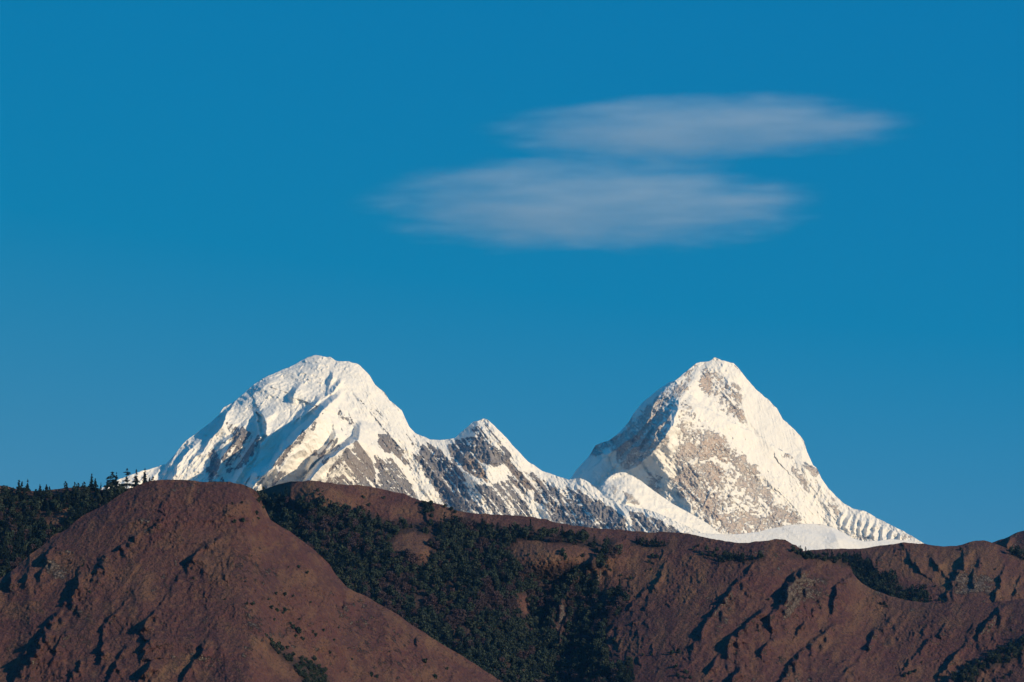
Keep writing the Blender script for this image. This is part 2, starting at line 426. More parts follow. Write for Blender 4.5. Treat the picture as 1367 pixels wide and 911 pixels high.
tag(o, 'snow-covered mountain massif on the left with a rounded icy dome and a small second peak', 'mountain', kind='structure')

# ================================================================== RIGHT PYRAMID
crest2 = [(690, 700), (730, 665), (762, 639), (769, 628), (785.7, 610), (795, 595), (803, 591), (813, 588.7), (827.8, 577), (838.8, 564), (846, 552),
 (857, 538.6), (879, 520), (893, 511), (902.8, 507.5), (917.4, 494.7), (930, 484.9), (946.7, 482), (950, 480.5), (954, 477.6), (958, 479), (963, 481), (979.6, 484.6),
 (992.4, 500), (1008.8, 520), (1025, 533), (1037, 545), (1045, 560), (1058, 571), (1073, 588), (1077, 602), (1085.6, 622), (1091, 625), (1096.6, 639),
 (1107.6, 654), (1126, 672), (1138.7, 679.5), (1157, 683), (1171.6, 692), (1190, 701.4), (1211.8, 712.4), (1232, 725), (1270, 745), (1330, 770)]
RIB2 = [
 ([(934, 500, 60), (926, 507, 200), (910, 520, 560), (905.5, 535, 820), (903.5, 548, 960), (897, 570, 1020), (884, 590, 980), (872, 605, 860), (858, 616, 620), (842, 628, 340), (826, 636, 110), (806, 648, 40)], 72, 70),
 ([(902, 509, 40), (890, 518, 100), (877, 536, 200), (868, 556, 260), (852, 576, 280), (836, 590, 280), (824, 600, 260), (813, 608, 160)], 9, 12),
 ([(900, 544, 10), (892, 556, 90), (880, 572, 130), (872, 590, 140), (858, 606, 100)], 7, 8),
 ([(876, 562, 10), (862, 580, 150), (850, 598, 190), (836, 612, 120)], 5, 7),
 ([(880, 523, 10), (862, 542, 40), (846, 562, 60), (830, 580, 50)], 6, 8),
 ([(852, 600, 10), (840, 612, 50), (828, 622, 40)], 6, 6),
 ([(812, 594, 10), (795, 608, 50), (780, 625, 40)], 5, 14),
 ([(960, 484, 10), (975, 520, 50), (1000, 560, 50), (1030, 600, 40)], 12, 30),
 ([(935, 565, 10), (960, 590, 40), (1000, 625, 50), (1030, 650, 30)], 8, 20),
 ([(1074, 592, 10), (1070, 620, 50), (1085, 650, 60), (1105, 680, 50), (1120, 710, 30)], 10, 16),
 ([(1092, 628, 10), (1096, 650, 60), (1110, 676, 40)], 8, 10),
]
for i, (x, y) in enumerate([(1128, 678), (1136, 684), (1144, 684), (1152, 687), (1161, 688), (1172, 694), (1183, 700), (1194, 706), (1205, 712)]):
    RIB2.append(([(x, y, 10), (x - 3, y + 9, 62), (x - 5, y + 19, 55), (x - 4, y + 32, 20)], 4.5, 5))
def feat2(px, py):
    wx = px + 4.0 * fbm(px / 20, py / 20, 3, seed=105); wy = py + 4.0 * fbm(px / 20, py / 20, 3, seed=108)
    wx = wx + 1.2 * fbm(px / 5, py / 5, 2, seed=115)
    f = np.zeros(px.shape)
    for pts, wl, wr in RIB2: f = f + ridge(wx, wy, pts, wl, wr)
    f = f + 180 * np.exp(-((px - 985) / 110.0) ** 2) * smooth(470, 680, py) + 60 * smooth(840, 800, px) + 4.2 * 12 * np.logaddexp(0, (1000 - px) / 12.0)
    smoothf = poly(px, py, [(1000, 510), (1040, 560), (1075, 620), (1060, 650), (1020, 620), (985, 560)], 16)
    smoothf = np.maximum(smoothf, poly(px, py, [(762, 640), (786, 612), (812, 600), (830, 612), (800, 640)], 4))
    rough = 1 - 0.75 * smoothf
    a, c = rotc(px, py, 42, 50, 12)
    f = f + 42 * rough * (ridged(a, c, 4, seed=120) - 0.5)
    a, c = rotc(px, py, -25, 40, 13)
    f = f + 34 * rough * (ridged(a, c, 4, seed=124) - 0.5)
    reg = region(px, py, ROCK2, 8)
    lf = smooth(905, 885, px - (py - 540) * -0.4)
    f = f + rough * (10 + (4 + 26 * lf) * reg) * (ridged(px / 10, py / 10, 4, seed=128) - 0.5) + rough * (8 + (7 + 12 * lf) * reg) * fbm(px / 2.8, py / 3.2, 3, seed=133)
    a, c = rotc(px, py, 14, 24, 3.2)
    f = f + 11 * smooth(900, 960, px) * (ridged(a, c, 3, seed=135) - 0.5)
    return f
ROCK2 = [
 (0.6, [(939.5, 486), (985, 517), (995, 567), (975, 557), (951, 535), (933.6, 509.5)]),
 (0.62, [(903, 507), (930, 487), (925, 505), (905, 540), (885, 595), (862, 612), (838, 628), (820, 605), (802, 592), (830, 577), (860, 545)]),
 (0.56, [(933.6, 563), (945, 567), (979, 594), (1010, 626), (979, 624), (949, 612), (900, 618), (912, 585)]),
 (0.49, [(906, 621), (956, 621), (998.5, 616), (1006, 626), (1027.5, 645), (1038, 668.5), (1069.6, 687), (1069.6, 705), (1022, 710), (985, 716), (959, 716), (932.7, 690), (911.6, 668.5), (893, 639.5)]),
 (0.68, [(1046, 606), (1054, 606), (1066, 625), (1078, 655), (1068, 645)]),
 (0.66, [(1073, 622), (1091, 628), (1092, 645), (1084, 640)]),
 (0.62, [(1102, 660), (1112, 664), (1124, 691), (1109, 688)]),
 (0.72, [(1165, 690), (1180, 698), (1172, 704)]),
 (0.6, [(1141, 714), (1168, 716), (1159, 725)]), (0.6, [(1196, 712), (1214, 714), (1206, 722)]),
 (0.7, [(783, 606), (797, 592), (812, 592), (806, 602), (790, 612)]),
 (0.55, [(866, 632), (884, 640), (880, 662), (866, 655)]),
 (0.42, [(905, 530), (925, 545), (935, 575), (905, 590), (898, 570)]),
]
def attr2(PX, PY, X, Y, Z):
    nz = steepness(X, Y, Z)
    wx = PX + 6 * fbm(PX / 14, PY / 14, 3, seed=150); wy = PY + 6 * fbm(PX / 14, PY / 14, 3, seed=153)
    reg = np.zeros(PX.shape)
    for w, p in ROCK2: reg = np.maximum(reg, w * poly(wx, wy, p, 7))
    reg = reg * np.where(PX > 895, 0.60 + 0.95 * smooth(0.30, 0.75, vnoise(PX / 19 + 0.2 * PY / 19, PY / 15, 151) * 0.7 + 0.3 * vnoise(PX / 8, PY / 8, 152)), 1.0)
    a, c = rotc(PX, PY, 45, 22, 5)
    st = fbm(a, c, 4, seed=160)
    veins = ridged(PX / 26 + 0.3 * fbm(PX / 12, PY / 12, 2, seed=168), PY / 20, 3, seed=165)
    fine = fbm(PX / 2.6, PY / 2.6, 3, seed=170)
    rock = reg + 0.5 * (0.55 - nz) + 0.35 * st * smooth(0.0, 0.4, reg + 0.1) + 0.75 * fine * smooth(0.0, 0.4, reg) - 0.07 * (PX > 895) - 0.45 * smooth(0.62, 0.9, veins) * smooth(880, 900, PX)
    rock = rock * (0.4 + 0.6 * smooth(0.02, 0.3, reg))
    warm = smooth(-0.2, 0.5, fbm(PX / 30, PY / 30, 2, seed=175)) * smooth(895, 925, PX)
    return {'rock': rock, 'warm': warm}
R2 = Relief(crest2, 800, lambda x: 24000 - 2.4 * 20 * np.logaddexp(0, (x - 1010) / 20.0),
            lambda x, t: 0.85 * t + 10 * (1 - np.exp(-t / 10.0)), feat2, jag=(1.2, 6.0, 4), seed=2, sig=7.0)
o = R2.build('mountain', M_snow2, 690, 1330, 0.8, 380, attr2, -400, 4600, 6500, 3500)
tag(o, 'tall pyramid-shaped snow peak on the right with a shaded left face', 'mountain', kind='structure')

# the white shoulder between them
crest3 = [(770, 690), (785, 672), (800, 652), (806, 644.5), (813, 637), (822.6, 632), (828, 630.8), (835, 631), (844, 635), (853, 640), (871.7, 654.7), (897, 672), (923, 686), (945, 699), (956, 709), (985, 722), (1030, 745)]
def feat3(px, py):
    f = ridge(px, py, [(812, 640, 20), (803, 655, 90), (800, 675, 80), (805, 690, 40)], 12, 30)
    f = f + ridge(px, py, [(846, 655, 10), (838, 665, 60), (835, 674, 40)], 6, 16)
    a, c = rotc(px, py, 60, 40, 9)
    return f + 18 * fbm(a, c, 3, seed=203) + 22 * (ridged(px / 14, py / 14, 3, seed=207) - 0.5) + 10 * fbm(px / 3.5, py / 3.5, 3, seed=209) - 1.8 * (px - 835)
def attr3(PX, PY, X, Y, Z):
    r = 0.9 * poly(PX, PY, [(830, 655), (842, 660), (855, 674), (838, 672)], 3) + 0.5 * fbm(PX / 4, PY / 4, 3, seed=210)
    r = np.maximum(r, 0.55 * poly(PX, PY, [(815, 645), (825, 650), (822, 662), (812, 656)], 3) + 0.4 * fbm(PX / 3, PY / 3, 3, seed=212))
    return {'rock': r * 0.8 - 0.08, 'warm': 0 * PX}
R3 = Relief(crest3, 800, lambda x: 21700 + 0 * x, lambda x, t: 1.1 * t + 12 * (1 - np.exp(-t / 8.0)), feat3, jag=(0.5, 8.0, 3), seed=3)
o = R3.build('mountain', M_snow2, 770, 1030, 0.9, 200, attr3, -400, 3500, 3000, 3000)
tag(o, 'smooth white snow shoulder in front of the pyramid peak', 'mountain', kind='structure')

# the smooth snowfield at the foot of the pyramid
crest4 = [(840, 740), (880, 722), (905, 712), (923, 710.5), (940, 712.5), (968, 714), (990, 713), (1012.7, 710), (1030, 705.5), (1043.5, 702.8), (1058, 700.5), (1070.8, 699.6), (1091, 699.8), (1101, 701),
 (1112, 704.5), (1125.5, 711), (1139, 719), (1153, 723), (1172, 722), (1190, 719.6), (1207.5, 721.7), (1229.7, 725.5), (1260, 735), (1300, 755)]
def feat4(px, py):
    f = 40 * np.exp(-((px - 1100) / 40.0) ** 2) * smooth(700, 740, py)
    a, c = rotc(px, py, 70, 50, 7)
    return f + 12 * fbm(a, c, 3, seed=220) + ridge(px, py, [(1112, 708, 20), (1118, 722, 70), (1125, 740, 40)], 20, 14) + 3 * fbm(px / 3, py / 3, 2, seed=221)
def attr4(PX, PY, X, Y, Z):
    return {'rock': 0.12 + 0.2 * fbm(PX / 5, PY / 4, 3, seed=224) , 'warm': 0 * PX}
M_snow3 = snow_rock_mat('soft_old_snow', (0.74, 0.71, 0.66), (0.45, 0.42, 0.39), (0.5, 0.46, 0.42), (0.5, 0.46, 0.42), 0.5)
R4 = Relief(crest4, 800, lambda x: 20000 + 3.4 * (x - 1000), lambda x, t: 0.7 * t + 6 * (1 - np.exp(-t / 6.0)), feat4, jag=(0.3, 12.0, 3), seed=4)
o = R4.build('snowfield', M_snow3, 840, 1300, 1.0, 150, attr4, -400, 3000, 900, 3000)
tag(o, 'smooth cream snowfield at the foot of the pyramid peak', 'snowfield', kind='structure')

# ================================================================== BROWN FOOTHILLS
def hill_attr(tans, rocks, forests, bare, seed):
    def fn(PX, PY, X, Y, Z):
        wx = PX + 5 * fbm(PX / 12, PY / 12, 3, seed=seed); wy = PY + 5 * fbm(PX / 12, PY / 12, 3, seed=seed + 3)
        t = np.zeros(PX.shape); r = np.zeros(PX.shape); f = np.zeros(PX.shape)
        for w, p in tans: t = np.maximum(t, w * poly(wx, wy, p, 6))
        for w, p in rocks: r = np.maximum(r, w * poly(wx, wy, p, 6))
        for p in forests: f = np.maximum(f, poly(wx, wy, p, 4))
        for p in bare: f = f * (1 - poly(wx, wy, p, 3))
        nz = steepness(X, Y, Z)
        t = t * (0.7 + 0.6 * fbm(PX / 6, PY / 9, 3, seed=seed + 5)) + 0.34 * smooth(0.05, 0.5, fbm(PX / 18, PY / 22, 4, seed=seed + 9))
        r = r * 0.78 + 0.5 * smooth(0.42, 0.2, nz) + 0.10 * fbm(PX / 10, PY / 10, 3, seed=seed + 12)
        oc = smooth(0.22, 0.5, fbm(PX / 30, PY / 26, 3, seed=seed + 14)) * (0.35 + 0.6 * fbm(PX / 4.5, PY / 5.5, 3, seed=seed + 15))
        r = np.maximum(r, 0.8 * oc)
        dk = smooth(-0.05, 0.4, fbm(PX / 55 + PY / 120, PY / 70, 4, seed=seed + 18))
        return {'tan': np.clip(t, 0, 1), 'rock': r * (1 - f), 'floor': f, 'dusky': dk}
    return fn
def hill_feat(ribs, big, seed, k=1.0, ang=-35):
    def fn(px, py):
        wx = px + 3.0 * fbm(px / 16, py / 16, 3, seed=seed); wy = py + 3.0 * fbm(px / 16, py / 16, 3, seed=seed + 3)
        wx = wx + 2.6 * fbm(px / 7, py / 7, 2, seed=seed + 4) + 1.3 * fbm(px / 3.5, py / 3.5, 2, seed=seed + 5); wy = wy + 3.0 * fbm(px / 8, py / 8, 2, seed=seed + 6)
        f = big(px, py)
        rb = 0
        for pts, wl, wr in ribs: rb = rb + 0.78 * ridge(wx, wy, pts, wl * 0.5, wr * 0.6, 1.0)
        f = f + rb * (0.25 + 1.5 * vnoise(px / 7, py / 9, seed + 30))
        a, c = rotc(px, py, ang, 60, 22)
        f = f + 5 * k * (ridged(a, c, 3, seed=seed + 7) - 0.5)
        a, c = rotc(px, py, ang, 26, 9)
        f = f + 2.6 * k * (ridged(a, c, 3, seed=seed + 10) - 0.5)
        patch = smooth(-0.1, 0.45, fbm(px / 38, py / 38, 3, seed=seed + 13))
        f = f + 3.5 * k * patch * (ridged(px / 8, py / 9, 3, seed=seed + 16) - 0.5)
        f = f + (1.0 + 2.0 * patch) * k * fbm(px / 2.8, py / 3.2, 3, seed=seed + 20)
        sp = smooth(0.66, 0.9, ridged(px / 13 + py / 30, py / 24 - px / 60, 3, seed=seed + 33)) * smooth(0.0, 0.4, fbm(px / 50, py / 50, 3, seed=seed + 36))
        f = f + 3.5 * k * sp
        return f
    return fn

# ---- far right knoll
RE = Relief([(1180, 790), (1250, 752), (1300, 733), (1323.6, 724.7), (1340.7, 719), (1350, 715), (1357.8, 711), (1367, 708.6), (1385, 700), (1420, 695), (1500, 705), (1640, 725)], 960,
            lambda x: 6600 + 0 * x, lambda x, t: 1.5 * t + 8 * (1 - np.exp(-t / 5)),
            hill_feat([([(1352, 716, 10), (1345, 728, 40), (1342, 745, 40)], 8, 14)], lambda x, y: 0 * x, 300), jag=(0.8, 8, 3), seed=5)
RE.build('hill', M_hill, 1180, 1640, 1.0, 200, hill_attr([(0.5, [(1320, 725), (1345, 720), (1342, 745)])], [(0.6, [(1355, 715), (1400, 700), (1400, 760), (1350, 740)])], [], [], 310), -400, 1200, 2200, 900)['kind'] = 'structure'

# ---- upper right ridge
crestD = [(760, 760), (900, 745), (980, 742), (1040, 741), (1074, 735.5), (1105, 733), (1152.8, 732.6), (1175, 728.5), (1194, 726.4), (1207, 724.7), (1222, 725.5), (1238, 727), (1258.7, 729.8), (1276, 729),
 (1290, 725), (1303, 722), (1314, 722), (1323.6, 724.7), (1335, 728), (1350, 735), (1380, 742), (1450, 745), (1640, 752)]
ribsD = [([(1290, 730, 5), (1284, 752, 25), (1272, 776, 30), (1264, 796, 30)], 9, 20),
 ([(1210, 735, 5), (1222, 752, 20), (1240, 772, 15)], 6, 16), ([(1158, 742, 5), (1165, 755, 20), (1178, 775, 15)], 6, 14),
 ([(1345, 752, 5), (1338, 770, 22), (1331, 792, 24)], 7, 16), ([(1240, 738, 3), (1252, 755, 15), (1262, 770, 8)], 5, 10),
 ([(1310, 745, 4), (1300, 762, 16), (1296, 780, 16)], 5, 12), ([(1367, 760, 4), (1360, 775, 20), (1352, 800, 20)], 6, 12)]
RD = Relief(crestD, 960, lambda x: 5900 + 0 * x, lambda x, t: 1.55 * t + 12 * (1 - np.exp(-t / 7)),
            hill_feat(ribsD, lambda x, y: 0 * x, 330, 1.1), jag=(0.9, 9, 3), seed=6)
RD.build('hill', M_hill, 760, 1640, 1.0, 220,
   hill_attr([(0.55, [(1150, 735), (1330, 730), (1340, 760), (1290, 790), (1230, 780), (1180, 760)]), (0.6, [(1320, 770), (1367, 770), (1367, 800), (1320, 800)])],
             [(0.75, [(1268, 762), (1330, 768), (1325, 795), (1272, 796)]), (0.55, [(1150, 738), (1200, 745), (1180, 765)])],
             [[(1125, 738), (1152.6, 745), (1173, 762), (1197, 768), (1212, 791), (1238, 789), (1243, 812), (1180, 812), (1120, 780)], [(1340, 728), (1380, 735), (1380, 752), (1355, 745)]], [], 340), -400, 1000, 1800, 900)['kind'] = 'structure'

# ---- central slope with the forest, and the right-hand brown slope
crestC = [(-300, 700), (200, 690), (300, 672), (330, 662), (354.6, 653), (365, 649), (375, 646), (387, 643.7), (399, 642.7), (412, 641.5), (426, 641.7), (446.8, 646), (462, 647.5), (477.5, 647), (491, 649.5), (504.8, 652),
 (522, 656), (539, 659.7), (549, 664), (559.5, 668), (575, 671), (590, 673.4), (603, 679), (614, 683), (641, 686), (668, 687), (702.4, 689.4), (729.7, 693.9), (746.8, 699), (784, 704),
 (810, 706), (839, 708.6), (873, 711), (889, 710), (907, 711), (934, 716), (950, 719.5), (968, 723), (985, 724.5), (999, 724.7), (1018, 722), (1036.7, 720), (1048, 721), (1057, 726.4), (1062, 727), (1068, 732), (1074, 736),
 (1086, 741), (1105, 743), (1122, 745), (1134, 752), (1139, 766), (1150, 779), (1168, 788), (1185, 795), (1207, 801), (1230, 804.5), (1258, 805), (1280, 805), (1300, 806), (1320, 805), (1340, 803), (1367, 799), (1450, 780), (1640, 790)]
S = 1.25
ribsC = [
 ([(1008, 750, 5), (1006, 754, 14), (995.6, 767, 18), (982, 777.5, 22), (973, 794.6, 24), (963, 805, 20), (953, 817, 24), (944, 829, 14), (937, 842, 20), (929, 860, 12), (920, 880, 4)], 7, 26),
 ([(1084, 756, 5), (1077.5, 762, 35), (1064, 770, 50), (1054, 784, 50), (1049, 803, 35), (1044, 815, 10)], 15, 30),
 ([(1044, 806, 4), (1038, 813, 24), (1030, 823, 34), (1029, 838, 16)], 8, 16),
 ([(1024, 812, 6), (1018, 819, 20), (999, 832, 28), (979, 848, 34), (966, 870, 32), (951, 890, 24), (942, 905, 8)], 9, 26),
 ([(1120, 832, 3), (1116, 836, 10), (1091, 851, 22), (1074, 870, 26), (1057, 887, 30), (1042, 908, 30), (1030, 930, 20)], 8, 26),
 ([(1140, 766, 5), (1132, 773, 18), (1118, 784, 24), (1116, 800, 20), (1111, 814, 10)], 7, 16),
 ([(1247, 846, 3), (1243, 851, 12), (1225, 872, 18), (1210, 888, 14)], 6, 18),
 ([(1284, 864, 3), (1281, 868, 14), (1268, 884, 18), (1254, 903, 12)], 6, 18),
 ([(1345, 806, 4), (1338, 812, 20), (1320, 829, 26), (1309, 848, 18)], 8, 20),
 ([(1075, 826, 4), (1070, 832, 18), (1065, 843, 12)], 7, 10), ([(1172, 840, 4), (1167, 846, 22), (1161, 862, 20)], 8, 12),
 ([(1142, 882, 3), (1136, 889, 12), (1118, 910, 16), (1105, 930, 12)], 6, 18), ([(987, 890, 5), (984, 895, 22), (976, 910, 24), (968, 925, 15)], 8, 14),
 ([(1236, 836, 3), (1234, 840, 18), (1232, 846, 10)], 6, 8), ([(1262, 832, 3), (1258, 838, 22), (1257, 848, 10)], 7, 10),
 ([(1367, 850, 20), (1340, 871, 26), (1320, 882, 26), (1293, 897, 24), (1269, 911, 22), (1240, 935, 18)], 16, 30),
 ([(826, 723, 10), (818.5, 730, 24), (800, 744, 26), (785, 756, 26), (770.7, 764, 24), (757, 790, 34), (740, 811.7, 36), (728, 839, 34), (720, 870, 20)], 14, 30),
 ([(882, 770, 3), (876, 778, 12), (868, 784, 10)], 5, 10),
 ([(850, 768, 3), (846, 772, 12), (835.6, 791, 14), (824, 808, 10)], 5, 12), ([(862, 786, 3), (852, 800, 10), (838, 815, 12)], 4.5, 10),
 ([(868, 825, 3), (862, 832, 9), (860, 845, 4)], 4.5, 10), ([(852, 827, 3), (846, 834, 12), (842, 842, 4)], 5, 10),
 ([(825, 836, 3), (818, 840, 14), (811, 850, 16), (814, 864, 5)], 7, 10), ([(826, 851, 3), (822, 856, 14), (819, 862, 6)], 6, 7),
 ([(848, 868, 3), (846, 875, 7), (852, 884, 4)], 4, 9), ([(872, 860, 3), (870, 870, 7), (874, 876, 3)], 4, 9),
 ([(775, 795, 5), (765, 812, 24), (755, 832, 26), (745, 860, 20)], 10, 10),
 ([(560, 672, 4), (566, 684, 12), (574, 694, 8)], 5, 20), ([(480, 650, 3), (470, 665, 8), (465, 680, 3)], 8, 30),
 ([(1200, 812, 3), (1185, 830, 9), (1160, 860, 10), (1130, 880, 6)], 8, 30), ([(905, 730, 3), (885, 760, 9), (870, 790, 8), (850, 840, 6)], 8, 40),
 ([(1028, 855, 3), (1022, 862, 18), (1018, 876, 12)], 6, 14), ([(1100, 795, 3), (1092, 806, 12), (1086, 820, 8)], 5, 14),
 ([(1300, 832, 3), (1296, 842, 14), (1290, 852, 8)], 5, 12), ([(1190, 822, 3), (1186, 832, 10), (1178, 842, 8)], 5, 12),
]
def bigC(px, py):
    f = 70 * np.exp(-((px - (1010 - (py - 720) * 0.35)) / 95.0) ** 2) + 80 * smooth(1120, 1300, px + (py - 800) * 0.8)
    f = f - 120 * np.exp(-((px - (745 - (py - 800) * 0.1)) / 60.0) ** 2) * smooth(720, 830, py)
    f = f + 90 * np.exp(-((px - 420) / 60.0) ** 2 - ((py - 650) / 40.0) ** 2)
    f = f + 70 * np.exp(-((px - 740) / 60.0) ** 2 - ((py - 745) / 26.0) ** 2) + 40 * np.exp(-((px - 545) / 32.0) ** 2 - ((py - 738) / 24.0) ** 2)
    f = f + 45 * np.exp(-((px - 745) / 14.0) ** 2 - ((py - 820) / 34.0) ** 2)
    f = f + 20 * (ridged(px / 55, py / 70, 2, seed=381) - 0.5) * smooth(800, 600, px)
    return f
RC = Relief(crestC, 985, lambda x: 5100 + 0 * x, lambda x, t: 1.5 * t + 16 * (1 - np.exp(-t / 9)),
            hill_feat(ribsC, bigC, 360), jag=(1.2, 9, 5), seed=7)
forestC = [[(330, 660), (354, 660), (368, 664), (412.7, 671), (436.6, 676), (460.5, 679), (491, 681), (505, 690), (522, 694), (546, 697), (573, 697), (592, 694), (610, 690), (640, 697), (668, 702), (719.5, 708), (760, 712),
            (800, 722), (822, 724), (828, 733), (800, 752), (786, 764), (800, 780), (806, 800), (812, 790), (834, 784), (838, 800), (822, 820), (806, 834), (806, 850), (812, 873), (822, 911), (816, 985), (300, 985), (300, 660)],
           [(935, 736), (955, 740), (968, 744), (1000, 748), (1023, 742), (1020, 748), (990, 752), (960, 750)],
           [(843, 721), (870, 724), (898, 723), (890, 733), (866, 732), (845, 728)],
           [(1052, 737), (1074, 738), (1105, 742), (1139, 748), (1139, 757), (1100, 750), (1056, 745)],
           [(822, 911), (826, 888), (845, 884), (846, 905), (838, 925), (816, 930)],
           [(1269, 911), (1290, 893), (1320, 880), (1340, 868), (1380, 850), (1380, 866), (1345, 886), (1310, 895), (1300, 915)],
           [(479, 650), (505, 655), (535, 664), (520, 682), (498, 668), (484, 660)][0:0] or [(560, 670), (575, 675), (578, 690), (566, 686)]]
bareC = [[(518, 723), (532, 714), (548, 711), (573, 715), (577, 735), (576, 747), (563, 757), (557, 742), (545, 735), (525, 735)],
         [(682, 726), (700, 721), (719.5, 721), (750, 727), (784, 730), (798, 740), (790, 748), (775, 756), (760, 753), (755, 764), (744, 757), (719.5, 760), (700, 757), (688, 745)],
         [(752, 802), (764, 804), (757, 830), (748, 856), (740, 840), (742, 820)],
         [(690, 795), (704, 796), (708, 818), (700, 822), (690, 812)]]
tansC = [(0.45, [(375, 650), (430, 644), (468, 660), (490, 680), (440, 676), (385, 668)]), (0.7, [(438, 650), (462, 660), (476, 676), (470, 678), (450, 664)]), (0.5, [(520, 680), (560, 675), (560, 692), (524, 690)]), (0.45, bareC[0]), (0.45, bareC[1]),
         (0.35, [(820, 725), (880, 730), (900, 760), (880, 800), (830, 780), (800, 770)]), (0.5, [(575, 680), (600, 684), (605, 695), (585, 692)]),
         (0.35, [(920, 760), (945, 770), (930, 830), (905, 860), (900, 800)]), (0.3, [(1130, 770), (1260, 806), (1200, 840), (1140, 830)])]
rocksC = [(0.55, [(1050, 770), (1110, 765), (1105, 800), (1060, 815), (1040, 830)]), (0.5, [(1036, 722), (1070, 728), (1066, 740), (1040, 736)]), (0.5, [(825, 724), (850, 716), (900, 722), (870, 730)]),
          (0.5, [(960, 800), (985, 790), (975, 840), (950, 850)]), (0.5, [(775, 775), (800, 770), (800, 785), (775, 790)]), (0.5, bareC[2]), (0.4, [(1150, 835), (1200, 830), (1190, 870), (1160, 880)]),
          (0.4, [(1230, 830), (1367, 812), (1367, 850), (1300, 850), (1250, 860)]), (0.4, [(800, 830), (870, 840), (860, 870), (810, 880)])]
RC.build('hill', M_hill, -300, 1640, 1.0, 330, hill_attr(tansC, rocksC, forestC, bareC, 370), -400, 1100, 1800, 900)['kind'] = 'structure'

# ---- wooded ridge at far left
crestB = [(-400, 690), (-200, 668), (-60, 652), (-20, 649), (0, 648.5), (12, 650), (25.6, 654), (48, 656), (70, 654), (85, 652), (113, 650), (136.6, 654), (160, 654), (191, 648), (215, 648), (260, 660), (330, 690), (420, 740)]
RB = Relief(crestB, 960, lambda x: 4400 + 0 * x, lambda x, t: 1.3 * t + 14 * (1 - np.exp(-t / 8)),
            hill_feat([([(20, 690, 5), (14, 710, 40), (5, 735, 30)], 22, 16)], lambda x, y: 0 * x, 400, 0.8), jag=(0.7, 9, 3), seed=8)
forestB = [[(-400, 700), (-100, 665), (0, 662), (25, 660), (50, 656), (136, 655), (200, 650), (230, 655), (230, 960), (-400, 960)]]
bareB = [[(60, 700), (66, 692), (84, 682), (88, 674), (95, 676), (93, 686), (78, 698), (64, 704)]]
RB.build('hill', M_hill, -400, 420, 1.2, 220, hill_attr([(0.9, [(-60, 645), (30, 652), (20, 664), (-60, 664)]), (0.5, bareB[0])], [(0.4, [(0, 650), (12, 650), (8, 660)])], forestB, bareB, 410), -400, 900, 1500, 800)['kind'] = 'structure'

# ---- nearest brown spur
crestA = [(-400, 960), (-200, 868), (-60, 800), (0, 772), (20.5, 758.8), (41, 740), (61.5, 724.6), (72, 714), (82, 711), (90, 706), (97, 699), (106, 692), (116, 685), (130, 679), (146.8, 670), (158, 662), (170.7, 654.6), (187.8, 646),
 (205, 641.6), (222, 640.3), (240, 640.3), (252.6, 641), (262, 643), (273, 643.6), (290, 642.6), (307, 643.4), (318, 645.5), (328, 648.5), (338, 653), (345, 660), (351, 674), (361.5, 694), (375, 703), (388.8, 711), (402, 721), (416, 731.4),
 (430, 744), (440, 753.6), (446, 764), (450, 769), (464, 784.4), (476, 791), (487.8, 796), (503, 805), (518.5, 813.4), (532, 821), (545.8, 832), (560, 841), (573, 849), (590, 860), (607, 869.7), (634.6, 887), (668, 909), (720, 945), (800, 1000), (900, 1070)]
ribsA = [
 ([(188, 712, 3), (184, 714, 8), (177.5, 718, 15), (169, 727, 10), (160.5, 734, 13), (156, 738, 3)], 6, 16),
 ([(218, 695, 2), (214, 698, 11), (204, 706.5, 12), (200, 710, 2)], 5, 16),
 ([(142, 744, 5), (138, 747, 26), (132, 755, 26), (128, 764, 8)], 9, 16),
 ([(300, 713, 3), (294, 718, 10), (284, 725, 16), (273, 731, 14), (262, 742, 26), (254, 750, 28), (251, 760, 14), (240, 772, 5), (230, 790, 6), (216, 805, 4)], 8, 24),
 ([(108, 760, 5), (106, 766, 18), (104, 780, 20), (95.6, 798, 18), (84, 812, 12), (73, 825, 18), (65, 834, 20), (50, 858, 40), (46, 872, 34), (31, 887, 24), (22, 902, 24), (12, 925, 20)], 9, 26),
 ([(208, 814, 3), (204, 820, 12), (193, 835.6, 18), (188, 846, 12), (201, 855, 14), (192, 868, 22), (190, 878, 14), (206, 878, 8), (198, 893, 26), (184, 911, 30), (172, 930, 20)], 8, 22),
 ([(167, 803, 3), (165, 807, 8), (150, 822, 9), (137, 842, 10), (138, 860, 14), (136, 880, 14), (132, 890, 4)], 5, 16),
 ([(275, 855, 3), (273, 863, 14), (270, 874, 14), (258, 884, 10), (246, 904, 14), (236, 925, 10)], 6, 18),
 ([(74, 724, 4), (70, 730, 16), (63, 743, 20), (59, 758, 16), (55, 775, 8), (48, 790, 3)], 8, 18),
 ([(17, 760, 8), (15, 768, 22), (15, 780, 20), (14, 790, 4)], 7, 12), ([(38, 765, 4), (36, 770, 14), (34, 778, 6)], 6, 9),
 ([(300, 740, 2), (297, 748, 10), (298, 760, 4)], 5, 14), ([(112, 880, 3), (108, 884, 10), (96, 905, 10)], 5, 14),
 ([(170, 862, 3), (162, 874, 10), (150, 895, 14), (144, 915, 12)], 5, 14),
 ([(232, 650, 2), (228, 660, 6), (218, 672, 4)], 6, 18), ([(272, 655, 2), (262, 668, 6), (240, 690, 4)], 6, 18),
 ([(310, 670, 2), (302, 682, 7), (296, 694, 3)], 7, 20),
 # the smaller spur low in the frame: its crest falls to the right and hides a gully
 ([(558, 846, 2), (556, 853, 10), (554, 862, 9), (556, 870, 3)], 4.5, 9), ([(462, 800, 2), (460, 808, 7), (462, 818, 2)], 5, 12),
 ([(92, 840, 2), (80, 856, 9), (70, 880, 7)], 5, 16),
]
